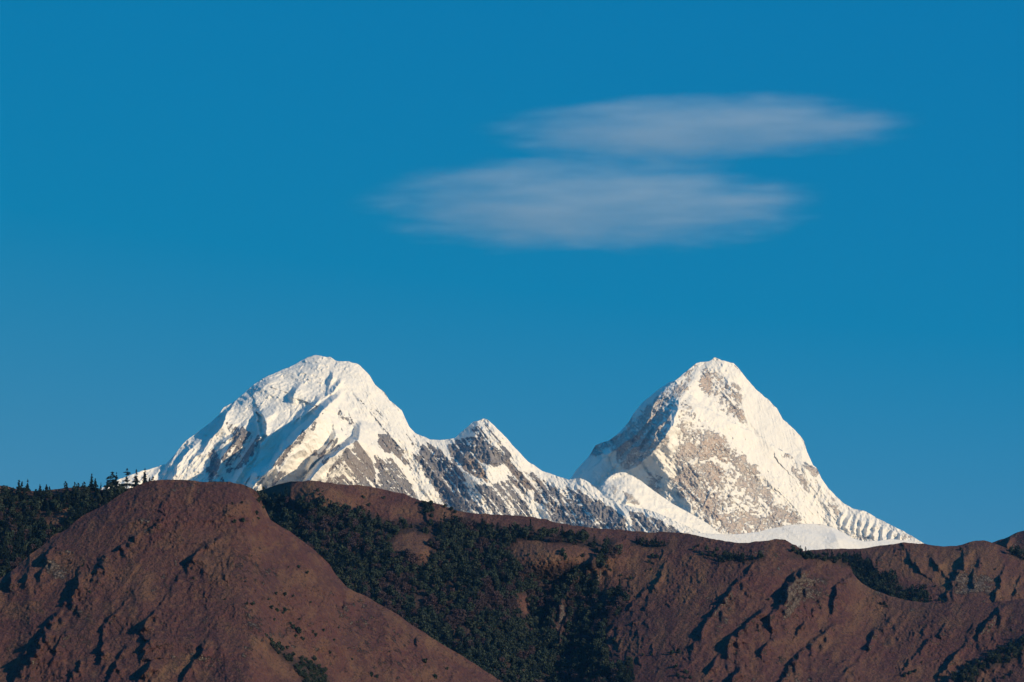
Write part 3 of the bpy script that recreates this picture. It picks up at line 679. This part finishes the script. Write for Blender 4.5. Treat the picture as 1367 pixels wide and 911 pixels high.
def bigA(px, py):
    f = 40 * np.exp(-((px - (300 + (py - 640) * 0.1)) / 130.0) ** 2)
    line = 776 + (px - 300) * 1.05                          # lower spur edge
    d = (py - line)
    k = smooth(330, 380, px) * smooth(470, 420, px)
    f = f + 14 * smooth(-20, 14, d) * smooth(300, 350, px) * smooth(480, 420, px)
    f = f - 16 * np.exp(-((d + 26) / 26.0) ** 2) * smooth(330, 380, px)
    f = f + 16 * (ridged(px / 80, py / 90, 2, seed=431) - 0.5)
    return f
RA = Relief(crestA, 985, lambda x: 3800 - 0.95 * 30 * np.logaddexp(0, (240 - x) / 30.0) + 0.35 * 30 * np.logaddexp(0, (x - 360) / 30.0), lambda x, t: 1.45 * t + 20 * (1 - np.exp(-t / 12)),
            hill_feat(ribsA, bigA, 430, 0.8), jag=(1.2, 9, 5), seed=9)
tansA = [(0.75, [(212, 890), (235, 878), (258, 868), (262, 882), (240, 900), (215, 915), (205, 911)]), (0.5, [(490, 800), (540, 830), (610, 876), (640, 895), (600, 880), (540, 842)]),
         (0.4, [(30, 745), (60, 728), (50, 745), (30, 758)]), (0.35, [(90, 758), (130, 765), (120, 790), (100, 785)]), (0.45, [(322, 835), (352, 860), (398, 905), (380, 905), (340, 868)])]
rocksA = [(0.75, [(58, 748), (70, 742), (94, 752), (96, 770), (75, 775), (60, 768)]), (0.55, [(138, 745), (152, 745), (150, 756), (136, 758)]), (0.45, [(228, 712), (242, 716), (240, 726), (230, 724)]),
          (0.42, [(300, 735), (350, 745), (380, 770), (360, 790), (310, 770)]), (0.5, [(315, 800), (350, 815), (360, 850), (330, 840)]), (0.5, [(100, 810), (125, 815), (122, 870), (105, 860)]),
          (0.4, [(440, 790), (560, 850), (580, 900), (500, 900), (440, 840)]), (0.4, [(330, 745), (350, 750), (350, 765)]), (0.35, [(215, 825), (250, 830), (240, 850), (218, 848)]), (0.35, [(0, 790), (60, 800), (50, 860), (0, 880)])]
floorA = [[(355, 856), (372, 866), (398, 880), (420, 884), (440, 905), (450, 960), (410, 960), (400, 900), (380, 885)]]
RA.build('hill', M_hill, -400, 900, 1.0, 360, hill_attr(tansA, rocksA, floorA, [], 440), -400, 1000, 1500, 900)['kind'] = 'structure'

# ------------------------------------------------------------------ valley floor out to the horizon, one sheet
n = 220
gx = np.sign(np.linspace(-1, 1, n)) * np.abs(np.linspace(-1, 1, n)) ** 2.2 * 90000
gy = np.concatenate([-(np.linspace(1, 0, 40) ** 2) * 20000, (np.linspace(0, 1, n - 39)[1:] ** 2.2) * 120000])
GX, GY = np.meshgrid(gx, gy)
rr = np.hypot(GX, GY)
GZ = -390 + 388.3 * np.exp(-(rr / 700.0) ** 2) + 60 * fbm(GX / 1800, GY / 1800, 4, seed=500) * smooth(500, 2500, rr)
i = np.arange(GX.shape[0] - 1)[:, None] * GX.shape[1] + np.arange(GX.shape[1] - 1)[None, :]
F = np.stack([i, i + 1, i + GX.shape[1] + 1, i + GX.shape[1]], -1).reshape(-1, 4)
o = link('ground', mesh_from('ground', np.stack([GX, GY, GZ], -1).reshape(-1, 3), F, M_ground))
tag(o, kind='structure')

# ================================================================== CLOUDS
def cloud(name, label, px, py, dist, half_w, half_h, depth, dens, seed, shear, taper):
    X, Y, Z = place(np.array(px), np.array(py), np.array(dist))
    rng = np.random.RandomState(seed)
    nu, nv = 48, 24; V = []; F = []
    for a in range(nv + 1):
        th = math.pi * a / nv
        for q in range(nu):
            ph = 2 * math.pi * q / nu
            V.append((math.cos(th) * half_w, math.sin(th) * math.cos(ph) * depth, math.sin(th) * math.sin(ph) * half_h))
    for a in range(nv):
        for q in range(nu):
            F.append((a * nu + q, (a + 1) * nu + q, (a + 1) * nu + (q + 1) % nu, a * nu + (q + 1) % nu))
    m = bpy.data.materials.new(name + '_vapour'); m.use_nodes = True; nt = m.node_tree; nt.nodes.clear()
    out = N(nt, 'ShaderNodeOutputMaterial'); vol = N(nt, 'ShaderNodeVolumePrincipled')
    vol.inputs['Color'].default_value = (0.90, 0.98, 1.0, 1); vol.inputs['Anisotropy'].default_value = 0.0
    tc = N(nt, 'ShaderNodeTexCoord')
    mp = N(nt, 'ShaderNodeMapping'); mp.inputs['Scale'].default_value = (1 / half_w, 1 / depth, 1 / half_h)
    nt.links.new(tc.outputs['Object'], mp.inputs['Vector'])
    # wispy distortion before the hull is measured
    wv = noise(nt, 1.0, 4, 0.6, tc.outputs['Object'], (1 / (half_w * 0.42), 1 / 900.0, 1 / (half_h * 0.3)))
    wv2 = noise(nt, 1.0, 5, 0.62, tc.outputs['Object'], (1 / (half_w * 0.34), 1 / 900.0, 1 / (half_h * 0.11)))
    sx = N(nt, 'ShaderNodeSeparateXYZ'); nt.links.new(mp.outputs[0], sx.inputs[0])
    x, y, z = sx.outputs
    zz = math_(nt, 'ADD', z, math_(nt, 'MULTIPLY', x, shear))
    zz = math_(nt, 'ADD', zz, taper)
    def sq(v): return math_(nt, 'MULTIPLY', v, v)
    r2 = math_(nt, 'ADD', math_(nt, 'ADD', sq(x), sq(y)), math_(nt, 'MULTIPLY', sq(zz), 1.35))
    hull = math_(nt, 'SUBTRACT', 1.0, r2)
    hull = math_(nt, 'ADD', hull, math_(nt, 'MULTIPLY', math_(nt, 'SUBTRACT', wv, 0.53), 1.25))
    hull = math_(nt, 'ADD', hull, math_(nt, 'MULTIPLY', math_(nt, 'SUBTRACT', wv2, 0.5), 0.5))
    edge = ramp(nt, math_(nt, 'SUBTRACT', 1.0, math_(nt, 'ADD', math_(nt, 'ADD', sq(x), sq(y)), sq(z))), 0.0, 0.35)
    d = math_(nt, 'MULTIPLY', ramp(nt, hull, 0.0, 0.95), edge)
    d = math_(nt, 'MULTIPLY', d, math_(nt, 'ADD', 0.65, math_(nt, 'MULTIPLY', ramp(nt, wv2, 0.3, 0.75), 0.7)))
    nt.links.new(math_(nt, 'MULTIPLY', d, dens), vol.inputs['Density'])
    nt.links.new(vol.outputs[0], out.inputs['Volume'])
    V = np.array(V); F = np.array(F)
    o = link(name, mesh_from(name, V, F, m)); o.location = (float(X), float(Y), float(Z))
    tag(o, label, 'cloud', 'two thin clouds above the snow peaks')
    return o
CD = 32000.0; CM = CD / FOC
cloud('cloud', 'long thin translucent cloud, the lower and wider lens of the two', 790, 273, CD, 350 * CM, 90 * CM, 450, 0.00095, 3, 0.0, 0.0)
cloud('cloud', 'thin wispy translucent cloud, the upper one reaching further right', 935, 171, CD, 330 * CM, 62 * CM, 450, 0.0010, 8, -0.16, 0.0)

# ================================================================== TREES
rng = np.random.RandomState(4)
def foliage_mat(name, cols, lo=0.3, hi=0.7):
    m, nt, b = mat_new(name)
    oi = N(nt, 'ShaderNodeObjectInfo')
    t = math_(nt, 'FRACT', math_(nt, 'ADD', attr(nt, 'tint'), oi.outputs['Random']), 0)
    cr = N(nt, 'ShaderNodeValToRGB'); nt.links.new(t, cr.inputs[0])
    e = cr.color_ramp.elements
    e[0].position = 0; e[0].color = (*cols[0], 1); e[1].position = 1; e[1].color = (*cols[-1], 1)
    for k, c in enumerate(cols[1:-1]):
        x = e.new((k + 1) / (len(cols) - 1)); x.color = (*c, 1)
    c = mix(nt, ramp(nt, noise(nt, 0.5, 3), 0.35, 0.7), cr.outputs[0], tuple(v * 1.5 for v in cols[len(cols) // 2]))
    nt.links.new(c, b.inputs['Base Color'])
    return m
M_fir = foliage_mat('dark_needles', [(0.012, 0.022, 0.018), (0.015, 0.030, 0.022), (0.010, 0.020, 0.018), (0.018, 0.028, 0.018)])
M_oak = foliage_mat('evergreen_leaves', [(0.012, 0.030, 0.024), (0.024, 0.042, 0.028), (0.036, 0.044, 0.028), (0.010, 0.026, 0.024)])
M_bare = foliage_mat('leafless_twigs', [(0.062, 0.042, 0.042), (0.090, 0.052, 0.048), (0.050, 0.038, 0.040), (0.088, 0.042, 0.040)])
m, nt, b = mat_new('tree_bark'); b.inputs['Base Color'].default_value = (0.06, 0.045, 0.038, 1)
nt.links.new(mix(nt, ramp(nt, noise(nt, 1.2, 4), 0.4, 0.6), (0.035, 0.028, 0.024), (0.085, 0.065, 0.055)), b.inputs['Base Color'])
M_bark = m

def leaf_quads(c, size, r, flat=0.0):
    """small bent leaf clumps: one quad each, random direction"""
    k = len(c)
    a = r.normal(size=(k, 3)); a[:, 2] *= (1 - flat); a /= np.linalg.norm(a, axis=1)[:, None]
    bq = r.normal(size=(k, 3)); bq[:, 2] *= (1 - flat); bq -= (bq * a).sum(1)[:, None] * a; bq /= np.linalg.norm(bq, axis=1)[:, None] + 1e-9
    s = size * (0.6 + 0.8 * r.rand(k))[:, None]; s2 = s * (0.5 + 0.5 * r.rand(k))[:, None]
    V = np.stack([c - a * s - bq * s2 * .6, c + a * s * .7 - bq * s2, c + a * s + bq * s2 * .6, c - a * s * .7 + bq * s2], 1).reshape(-1, 3)
    F = np.arange(k * 4).reshape(-1, 4)
    return V, F
def trunk_geo(h, r0, lean=0.0, limbs=0, r=None):
    V = []; F = []
    def tube(p0, p1, ra, rb, n=6):
        p0 = np.array(p0, float); p1 = np.array(p1, float); d = p1 - p0; d /= np.linalg.norm(d)
        u = np.cross(d, (0.3, 0.9, 0.2)); u /= np.linalg.norm(u); w = np.cross(d, u); s = len(V)
        for p, rad in ((p0, ra), (p1, rb)):
            for q in range(n):
                t = 2 * math.pi * q / n; V.append(p + rad * (u * math.cos(t) + w * math.sin(t)))
        for q in range(n): F.append((s + q, s + (q + 1) % n, s + n + (q + 1) % n, s + n + q))
    tube((0, 0, -1.5), (lean * .4, 0, h * .5), r0, r0 * .7); tube((lean * .4, 0, h * .5), (lean, 0, h), r0 * .7, r0 * .12)
    for k in range(limbs):
        z = h * (0.35 + 0.5 * k / max(limbs, 1)); a = r.rand() * 6.28; L = h * 0.28 * (1.2 - z / h)
        tube((lean * z / h, 0, z), (lean * z / h + math.cos(a) * L, math.sin(a) * L, z + L * .35), r0 * .35, r0 * .08, 4)
    return np.array(V), np.array(F)

def conifer(seed, h=20.0, w=4.2, ragged=0.3, base=0.15, leaf=0.55, per=16, tiers=15):
    r = np.random.RandomState(seed); C = []
    for k in range(tiers):
        f = k / (tiers - 1); z = h * (base + (1 - base) * f)
        R = w * (1 - f) ** 0.75 * (0.75 + ragged * r.randn() * 0.6) + 0.25
        if r.rand() < ragged * 0.4: continue
        nb = max(4, int(9 * (1 - f) + 3))
        for q in range(nb):
            a = r.rand() * 6.283; Rb = abs(R) * (0.6 + 0.55 * r.rand())
            m_ = max(3, int(per * Rb / w))
            t = r.rand(m_) ** 0.6
            C.append(np.stack([np.cos(a) * Rb * t, np.sin(a) * Rb * t, z - 0.22 * Rb * t + 0.25 * r.randn(m_)], 1))
    C = np.concatenate(C) + r.normal(size=(sum(map(len, C)), 3)) * 0.22
    return leaf_quads(C, leaf, r, 0.35)
def roundcrown(seed, h=13.0, w=5.5, lobes=9, per=34, leaf=0.75, low=0.3, inner=0.35):
    r = np.random.RandomState(seed); C = []
    for k in range(lobes):
        a = r.rand() * 6.283; rad = w * 0.58 * math.sqrt(r.rand()); z = h * (low + (0.86 - low) * r.rand())
        zf = (z / h - low) / (1 - low); rad *= math.sqrt(max(0.15, 1 - zf * zf * 0.8))
        s = w * (0.34 + 0.22 * r.rand())
        d = r.normal(size=(per, 3)); d /= np.linalg.norm(d, axis=1)[:, None]
        q = s * (inner + (1 - inner) * r.rand(per)) ** 0.6
        d = d * (s * (inner + (1 - inner) * r.rand(per)))[:, None] * np.array([1, 1, 0.8])
        C.append(d + np.array([rad * math.cos(a), rad * math.sin(a), z]))
    return leaf_quads(np.concatenate(C), leaf, r)

# kind: (crown V, crown F, trunk V, trunk F)
fir_v = [conifer(100 + i, 18 + 3 * (i % 3), 5.6 + 0.8 * (i % 2), 0.3, 0.08, 0.85, 11, 13) for i in range(4)]
oak_v = [roundcrown(200 + i, 14 + 2 * (i % 3), 7.6 + 1.2 * (i % 2), 9, 46, 1.0, 0.2, 0.6) for i in range(5)]
bare_v = [roundcrown(300 + i, 13 + 1.5 * (i % 3), 7.4 + 1.0 * (i % 2), 12, 52, 0.66, 0.22, 0.3) for i in range(4)]
bush_v = [roundcrown(400 + i, 3.4, 2.4, 6, 26, 0.5, 0.1) for i in range(4)]
rt = np.random.RandomState(77)
trunks = {'fir': trunk_geo(15, 0.42, 0.4), 'oak': trunk_geo(8, 0.5, 0.5, 3, rt), 'bare': trunk_geo(10, 0.42, 0.4, 6, rt), 'bush': trunk_geo(2.0, 0.16, 0.1, 2, rt)}
GEO = {'fir': (fir_v, M_fir, 'conifer_tree'), 'oak': (oak_v, M_oak, 'evergreen_tree'), 'bare': (bare_v, M_bare, 'leafless_tree'), 'bush': (bush_v, M_oak, 'shrub')}

# sample points on the hills in picture direction space, then keep only what stands apart
def scatter(R, polys, bare, spacing, r, jitter=0.5, yscale=0.75, up=0.0):
    P = np.concatenate([np.array(p, float) for p in polys])
    x0, x1, y0, y1 = P[:, 0].min(), P[:, 0].max(), P[:, 1].min(), min(P[:, 1].max(), 935)
    xs = np.arange(x0, x1, spacing); ys = np.arange(y0, y1, spacing * yscale)
    X, Y = np.meshgrid(xs, ys); X = X + (np.arange(len(ys)) % 2)[:, None] * spacing * .5
    X = X + (r.rand(*X.shape) - .5) * 2 * jitter * spacing; Y = Y + (r.rand(*Y.shape) - .5) * 2 * jitter * spacing * yscale
    X = X.ravel(); Y = Y.ravel()
    wx = X + 5 * fbm(X / 12, Y / 12, 3, seed=601); wy = Y + 5 * fbm(X / 12, Y / 12, 3, seed=604)
    m = np.zeros(X.shape)
    for p in polys: m = np.maximum(m, poly(wx, wy - up, p, 1.5))
    for p in bare: m = m * (1 - poly(wx, wy, p, 1.5)) * (1 - poly(wx, wy - 5, p, 1.5)) * (1 - poly(wx, wy - 9, p, 1.5))
    gap = fbm(X / 20, Y / 16, 3, seed=610)
    k = (m > 0.5) & (Y > R.crest(X) + 1.0) & (gap < 0.42)
    return X[k], Y[k]

allpts = []   # px, py, relief, kind, scale
rf = np.random.RandomState(12)
def add_pts(R, X, Y, kindf, sc=(0.6, 1.3)):
    for x, y in zip(X, Y):
        s_ = sc[0] + (sc[1] - sc[0]) * rf.rand()
        kd = kindf(x, y)
        if R is RB and y < float(R.crest(np.array([x]))[0]) + 8: s_ *= 0.9; kd = 'oak' if rf.rand() < 0.7 else 'fir'
        allpts.append((x, y, R, kd, s_))
def kindC(x, y):
    n1 = float(fbm(np.array([x / 26]), np.array([y / 26]), 3, seed=640)[0])
    q = rf.rand()
    # reddish leafless patches low in the centre
    red = 0.20 + 0.9 * n1 + 0.25 * math.exp(-((x - 560) / 90) ** 2 - ((y - 800) / 60) ** 2) + 0.15 * math.exp(-((x - 690) / 50) ** 2 - ((y - 800) / 50) ** 2)
    if q < red: return 'bare'
    return 'fir' if rf.rand() < 0.25 else 'oak'
X, Y = scatter(RC, forestC[:1], bareC, 6.4, rf, up=6.0); vis = Y < RA.crest(X) + 45
X, Y = X[vis], Y[vis]; add_pts(RC, X, Y, kindC)
X, Y = scatter(RC, forestC[1:], [], 5.2, rf); add_pts(RC, X, Y, lambda x, y: 'oak' if rf.rand() < .6 else 'fir', (0.45, 0.85))
X, Y = scatter(RD, [[(1120, 738), (1152.6, 748), (1173, 765), (1197, 771), (1205, 791), (1238, 789), (1243, 806), (1236, 812), (1190, 806), (1150, 790), (1120, 770)], [(1342, 728), (1372, 738), (1372, 750), (1352, 744)]], [], 5.4, rf)
add_pts(RD, X, Y, lambda x, y: 'fir' if rf.rand() < .45 else 'oak', (0.65, 1.1))
X, Y = scatter(RB, forestB, bareB, 6.8, rf, up=3.0); vis = (Y < RA.crest(X) + 45) & (X > -60)
X, Y = X[vis], Y[vis]; add_pts(RB, X, Y, lambda x, y: 'fir' if rf.rand() < .62 else ('oak' if rf.rand() < .75 else 'bare'), (0.7, 1.15))
X, Y = scatter(RA, floorA, [], 5.5, rf); add_pts(RA, X, Y, lambda x, y: 'oak', (0.3, 0.55))

# bushes one by one, scattered over the open slopes
bushesA = [(398, 845, 2.6), (404, 853, 1.4), (418, 844, 1.2), (422, 849, 1.5), (432, 842, 1.2), (446, 855, 1), (368, 793, 1.2), (380, 795, 1.7), (391, 796, 1.1), (414, 804, 1), (399, 757, 1.2), (410, 765, 1.4), (337, 807, 1.6), (330, 806, 1),
 (362, 812, 1.5), (370, 816, 1.6), (380, 815, 1.8), (378, 819, 1.3), (400, 827, 1), (388, 833, 1.3), (392, 838, 1.5), (395, 850, 1.3), (567, 884, 1.9), (597, 893, 1.3), (581, 904, 1.6), (496, 902, 1.7), (503, 904, 1.3), (313, 697, 1.6), (324, 696, 1.8),
 (343, 686, 1.6), (346, 669, 1.8), (352, 678, 1.3), (323, 671, 1), (310, 672, .9), (345, 692, 1.1), (385, 757, .7), (441, 872, 1), (470, 880, 1), (328, 776, .8), (300, 800, .7), (358, 800, .9), (366, 828, 1.2), (355, 848, 1.2), (362, 856, 1.6),
 (372, 862, 1.7), (384, 866, 1.5), (452, 838, .8), (520, 870, .8), (110, 756, .9), (120, 790, .8), (170, 790, .7), (258, 772, .9), (336, 742, .7), (352, 652, 1.2)]
bushesC = [(424, 655, 1.5), (420, 658, 1.2), (427, 660, 1), (431, 656, .9), (437, 668, 1.3), (442, 670, 1.2), (424, 669, 1.8), (418, 670, 1.3), (406, 672, 1.2), (485, 664, 1.6), (492, 675, 1.6), (460, 675, 1.2), (513, 665, 1.4), (366, 660, 1.2), (370, 662, 1),
 (905, 871, 1.9), (897, 873, 1.9), (902, 890, 1.7), (916, 898, 2.0), (904, 902, 1.5), (912, 904, 1.2), (922, 905, 1.6), (932, 820, .8), (871, 743, 2.1), (877, 744, 1.8), (866, 750, 1.3), (869, 760, 1), (804, 755, 1.6), (810, 758, 1.7), (815, 762, 1.5), (826, 738, 1.4),
 (829, 768, 1.2), (842, 772, 1.4), (752, 741, 2.6), (750, 736, 2.2), (755, 746, 2.0), (778, 742, 1.5), (706, 741, 1.2), (840, 790, 1.5), (818, 790, 2.0), (824, 786, 2), (830, 795, 2), (814, 800, 2), (1041, 878, .9), (950, 910, 1.2), (1012, 842, 1),
 (1026, 800, 1), (1180, 807, 1.7), (1184, 810, 1.4), (1175, 806, 1.2), (1207, 903, 1.8), (1214, 900, 1.8), (1221, 897, 1.6), (1230, 884, .9), (1105, 880, .8), (900, 800, .9), (858, 874, 1.2), (870, 874, 1), (1095, 812, .9), (820, 856, 1.9), (1063, 735, 1.2),
 (1070, 735, 1.3), (1058, 730, 1.2), (932, 729, 1.3), (926, 733, 1.4), (938, 740, 1.5), (556, 671, 1.0), (568, 676, 2.0), (572, 682, 2.2), (567, 684, 2), (576, 690, 2), (594, 677, 1.8), (602, 681, 2), (608, 684, 1.6), (1320, 838, 1.5), (1254, 850, 1), (983, 872, .8), (1340, 905, 1.5), (1350, 898, 1.4), (1286, 905, 1.6)]
bushesD = [(1233, 794, 2.6), (1236, 797, 2.0), (1254, 801, 1.7), (1259, 804, 1.4), (1264, 790, 1.2), (1298, 768, 1.2), (1226, 765, 1), (1329, 760, 1.2), (1205, 733, 1.6), (1283, 733, 1.4), (1196, 741, 1), (1248, 783, 1.3), (1240, 742, .8), (1310, 752, .9)]
singles = [(547, 0, 0)][:0]
bush_list = [(x, y + 1.5, RA, s) for x, y, s in bushesA] + [(x, y + 1.5, RC, s) for x, y, s in bushesC] + [(x, y + 1.5, RD, s) for x, y, s in bushesD]

# skyline conifers on the wooded ridge: px, base py, height px, shape
SKY = [(29, 657, 13, 0, 'broken-topped dark conifer, leftmost on the wooded ridge skyline'),
 (36.5, 657, 16, 1, 'second dark conifer from the left on the wooded ridge skyline, flat top'),
 (53, 658, 11, 2, 'thin conifer with a bare tip sticking up from the left part of the wooded ridge'),
 (62, 658, 11, 0, 'dense dark conifer among the ridge trees left of the rounded treetops'),
 (122, 655, 21, 3, 'dense dark conifer pair, taller one, in the middle of the wooded ridge skyline'),
 (127, 656, 17, 3, 'dense dark conifer pair, shorter one, in the middle of the wooded ridge skyline'),
 (134.5, 654, 9, 2, 'small slim conifer between the dense pair and the tall crooked tree'),
 (143, 654, 12, 1, 'short tattered conifer just left of the tall crooked tree'),
 (149.5, 654.5, 26, 4, 'tall crooked conifer with wide irregular branches against the foot of the snow slope'),
 (155, 654, 22, 1, 'narrow conifer touching the right side of the tall crooked tree'),
 (169, 653, 28, 4, 'tallest spreading conifer standing against the white snow slope'),
 (181.5, 651, 23, 5, 'slim pointed conifer against the snow, second from the right of the ridge'),
 (193, 649, 22, 5, 'pointed conifer against the snow, rightmost tall one on the ridge'),
 (199.5, 648, 10, 5, 'tiny conifer at the right end of the wooded ridge beside the brown hill')]
shapes = {0: dict(w=5.6, ragged=0.5, base=0.08, leaf=0.75, tiers=16, per=22), 1: dict(w=6.0, ragged=0.7, base=0.16, leaf=0.75, tiers=15, per=22), 2: dict(w=3.6, ragged=0.5, base=0.2, leaf=0.35, tiers=12, per=10),
          3: dict(w=5.2, ragged=0.3, base=0.08, leaf=0.7, tiers=18, per=18), 4: dict(w=8.0, ragged=0.85, base=0.2, leaf=0.85, tiers=16, per=28), 5: dict(w=5.4, ragged=0.35, base=0.08, leaf=0.75, tiers=18, per=22)}
for n_, (x, by, hp, sh, lab) in enumerate(SKY):
    p = RB.point(np.array([x]), np.array([max(by, float(RB.crest(np.array([x]))[0]) + 0.5)]))
    p = [float(v[0]) for v in p]; h = hp * p[1] / FOC * 1.04
    e = bpy.data.objects.new('conifer_tree', None); scene.collection.objects.link(e); e.location = p
    e.rotation_euler.z = rf.rand() * 6.28
    kw = dict(shapes[sh]); kw['w'] *= h / 22.0
    cv, cf = conifer(700 + n_, h, **kw)
    link('crown', mesh_from('crown', cv, cf, M_fir, {'tint': np.zeros(len(cv))}, False), e)
    tv, tf = trunk_geo(h * 0.97, 0.45, 0.3, 5, rt)
    link('trunk', mesh_from('trunk', tv, tf, M_bark), e)
    tag(e, lab, 'tree', 'conifers on the skyline of the wooded ridge')

# prototypes of the individually built forest trees
def proto_meshes(kind):
    out = []
    vs_, mt, nm = GEO[kind]
    for cv, cf in vs_:
        tv, tf = trunks[kind]
        c = mesh_from('crown', cv, cf, mt, {'tint': np.zeros(len(cv))}, False)
        out.append(c)
    return out, mesh_from('trunk', *trunks[kind], M_bark)
PM = {k: proto_meshes(k) for k in GEO}
LAB = {('fir', 'C'): ('dark conifer with a narrow crown in the forest on the central slope', 'conifers in the central forest'),
       ('oak', 'C'): ('dark green round-crowned tree in the forest on the central slope', 'round evergreen trees in the central forest'),
       ('bare', 'C'): ('reddish brown leafless tree in the forest on the central slope', 'leafless trees in the central forest'),
       ('fir', 'B'): ('dark conifer in the dense wood on the far left ridge', 'conifers on the left ridge'),
       ('oak', 'B'): ('dark green round-crowned tree in the wood on the far left ridge', 'round evergreen trees on the left ridge'),
       ('bare', 'B'): ('brown leafless tree in the wood on the far left ridge', 'leafless trees on the left ridge'),
       ('fir', 'D'): ('dark conifer in the narrow strip of trees behind the right-hand brown slope', 'conifers in the right-hand strip of trees'),
       ('oak', 'D'): ('round dark tree in the narrow strip of trees behind the right-hand brown slope', 'round trees in the right-hand strip of trees'),
       ('oak', 'A'): ('small dark tree in the gully low on the nearest brown hill', 'small trees in the gully of the nearest hill'),
       ('bush', 'A'): ('small round dark shrub on the bare nearest brown hill at left', 'shrubs on the nearest hill'),
       ('bush', 'C'): ('small round dark shrub on the open brown grass of the middle slope', 'shrubs on the middle slope'),
       ('bush', 'D'): ('small dark shrub on the pale grassy ridge at upper right', 'shrubs on the upper right ridge')}
RN = {id(RA): 'A', id(RB): 'B', id(RC): 'C', id(RD): 'D'}
def stand(kind, x, y, R, s, zs=1.0):
    p = R.point(np.array([x]), np.array([y])); e = bpy.data.objects.new(GEO[kind][2], None)
    scene.collection.objects.link(e); e.location = [float(v[0]) for v in p]
    e.scale = (s, s, s * zs); e.rotation_euler.z = rf.rand() * 6.28
    cr_, tr_ = PM[kind]
    link('crown', cr_[rf.randint(len(cr_))], e); link('trunk', tr_, e)
    lab, grp = LAB[(kind, RN[id(R)])]
    tag(e, lab, 'shrub' if kind == 'bush' else 'tree', grp)
for x, y, R, s in bush_list: stand('bush', x, y, R, s * 1.15 * (0.85 if R is RA else 1.0))

# every kind: the individuals are those that show largest; the rest of the wood is one mass
szx = {'fir': 0.9, 'oak': 1.0, 'bare': 0.95}
allpts.sort(key=lambda t: -t[4] * szx[t[3]] / float(t[2].Y0(0)))
quota = {'fir': 190, 'oak': 190, 'bare': 110}; used = {'fir': 0, 'oak': 0, 'bare': 0}; rest = []
for q in allpts:
    x, y, R, kind, s = q
    ok = 0 < x < 1367 and y < 915 and (R is RA or y < float(RA.crest(np.array([x]))[0]) - 1)
    if ok and used[kind] < quota[kind]:
        used[kind] += 1; stand(kind, x, y, R, s, 0.85 + 0.35 * rf.rand())
    else: rest.append(q)
print('TREES', len(allpts), used, len(rest))

def merge_forest(name, pts, label):
    for kind in ('fir', 'oak', 'bare'):
        sel = [q for q in pts if q[3] == kind]
        if not sel: continue
        vs_, mt, nm = GEO[kind]; VV = []; TT = []
        Rx = {}
        for R in (RA, RB, RC, RD):
            ii = [k for k, q in enumerate(sel) if q[2] is R]
            if ii:
                P = R.point(np.array([sel[k][0] for k in ii]), np.array([sel[k][1] for k in ii]))
                for n_, k in enumerate(ii): Rx[k] = np.array([P[0][n_], P[1][n_], P[2][n_]])
        org = np.mean(list(Rx.values()), axis=0)
        for k, q in enumerate(sel):
            cv, cf = vs_[rf.randint(len(vs_))]; a = rf.rand() * 6.283; s = q[4]; c, sn = math.cos(a) * s, math.sin(a) * s
            z = cv[:, 2] * s * (0.85 + 0.35 * rf.rand())
            VV.append(np.stack([cv[:, 0] * c - cv[:, 1] * sn, cv[:, 0] * sn + cv[:, 1] * c, z], 1) + (Rx[k] - org))
            TT.append(np.full(len(cv), rf.rand()))
        V = np.concatenate(VV); F = np.arange(len(V)).reshape(-1, 4)
        o = link(name, mesh_from(name, V, F, mt, {'tint': np.concatenate(TT)}, False)); o.location = org
        tag(o, label[kind], 'forest', kind='stuff')
merge_forest('forest', rest, {'fir': 'mass of dark conifers filling the wooded slopes', 'oak': 'mass of round dark green trees filling the wooded slopes', 'bare': 'mass of reddish leafless trees filling the wooded slopes'})

# ------------------------------------------------------------------ thin blue mountain air, one closed box
def box(name, x0, x1, y0, y1, z0, z1, mat):
    V = np.array([(x, y, z) for z in (z0, z1) for y in (y0, y1) for x in (x0, x1)])
    F = np.array([(0, 2, 3, 1), (4, 5, 7, 6), (0, 1, 5, 4), (2, 6, 7, 3), (0, 4, 6, 2), (1, 3, 7, 5)])
    return link(name, mesh_from(name, V, F, mat, None, False))
m = bpy.data.materials.new('mountain_air'); m.use_nodes = True; nt = m.node_tree; nt.nodes.clear()
out = N(nt, 'ShaderNodeOutputMaterial'); vol = N(nt, 'ShaderNodeVolumePrincipled')
vol.inputs['Color'].default_value = (0.12, 0.45, 1.0, 1); vol.inputs['Density'].default_value = 0.7e-5
nt.links.new(vol.outputs[0], out.inputs['Volume'])
tag(box('haze', -92000, 92000, -21000, 121000, -460, 4300, m), kind='stuff')
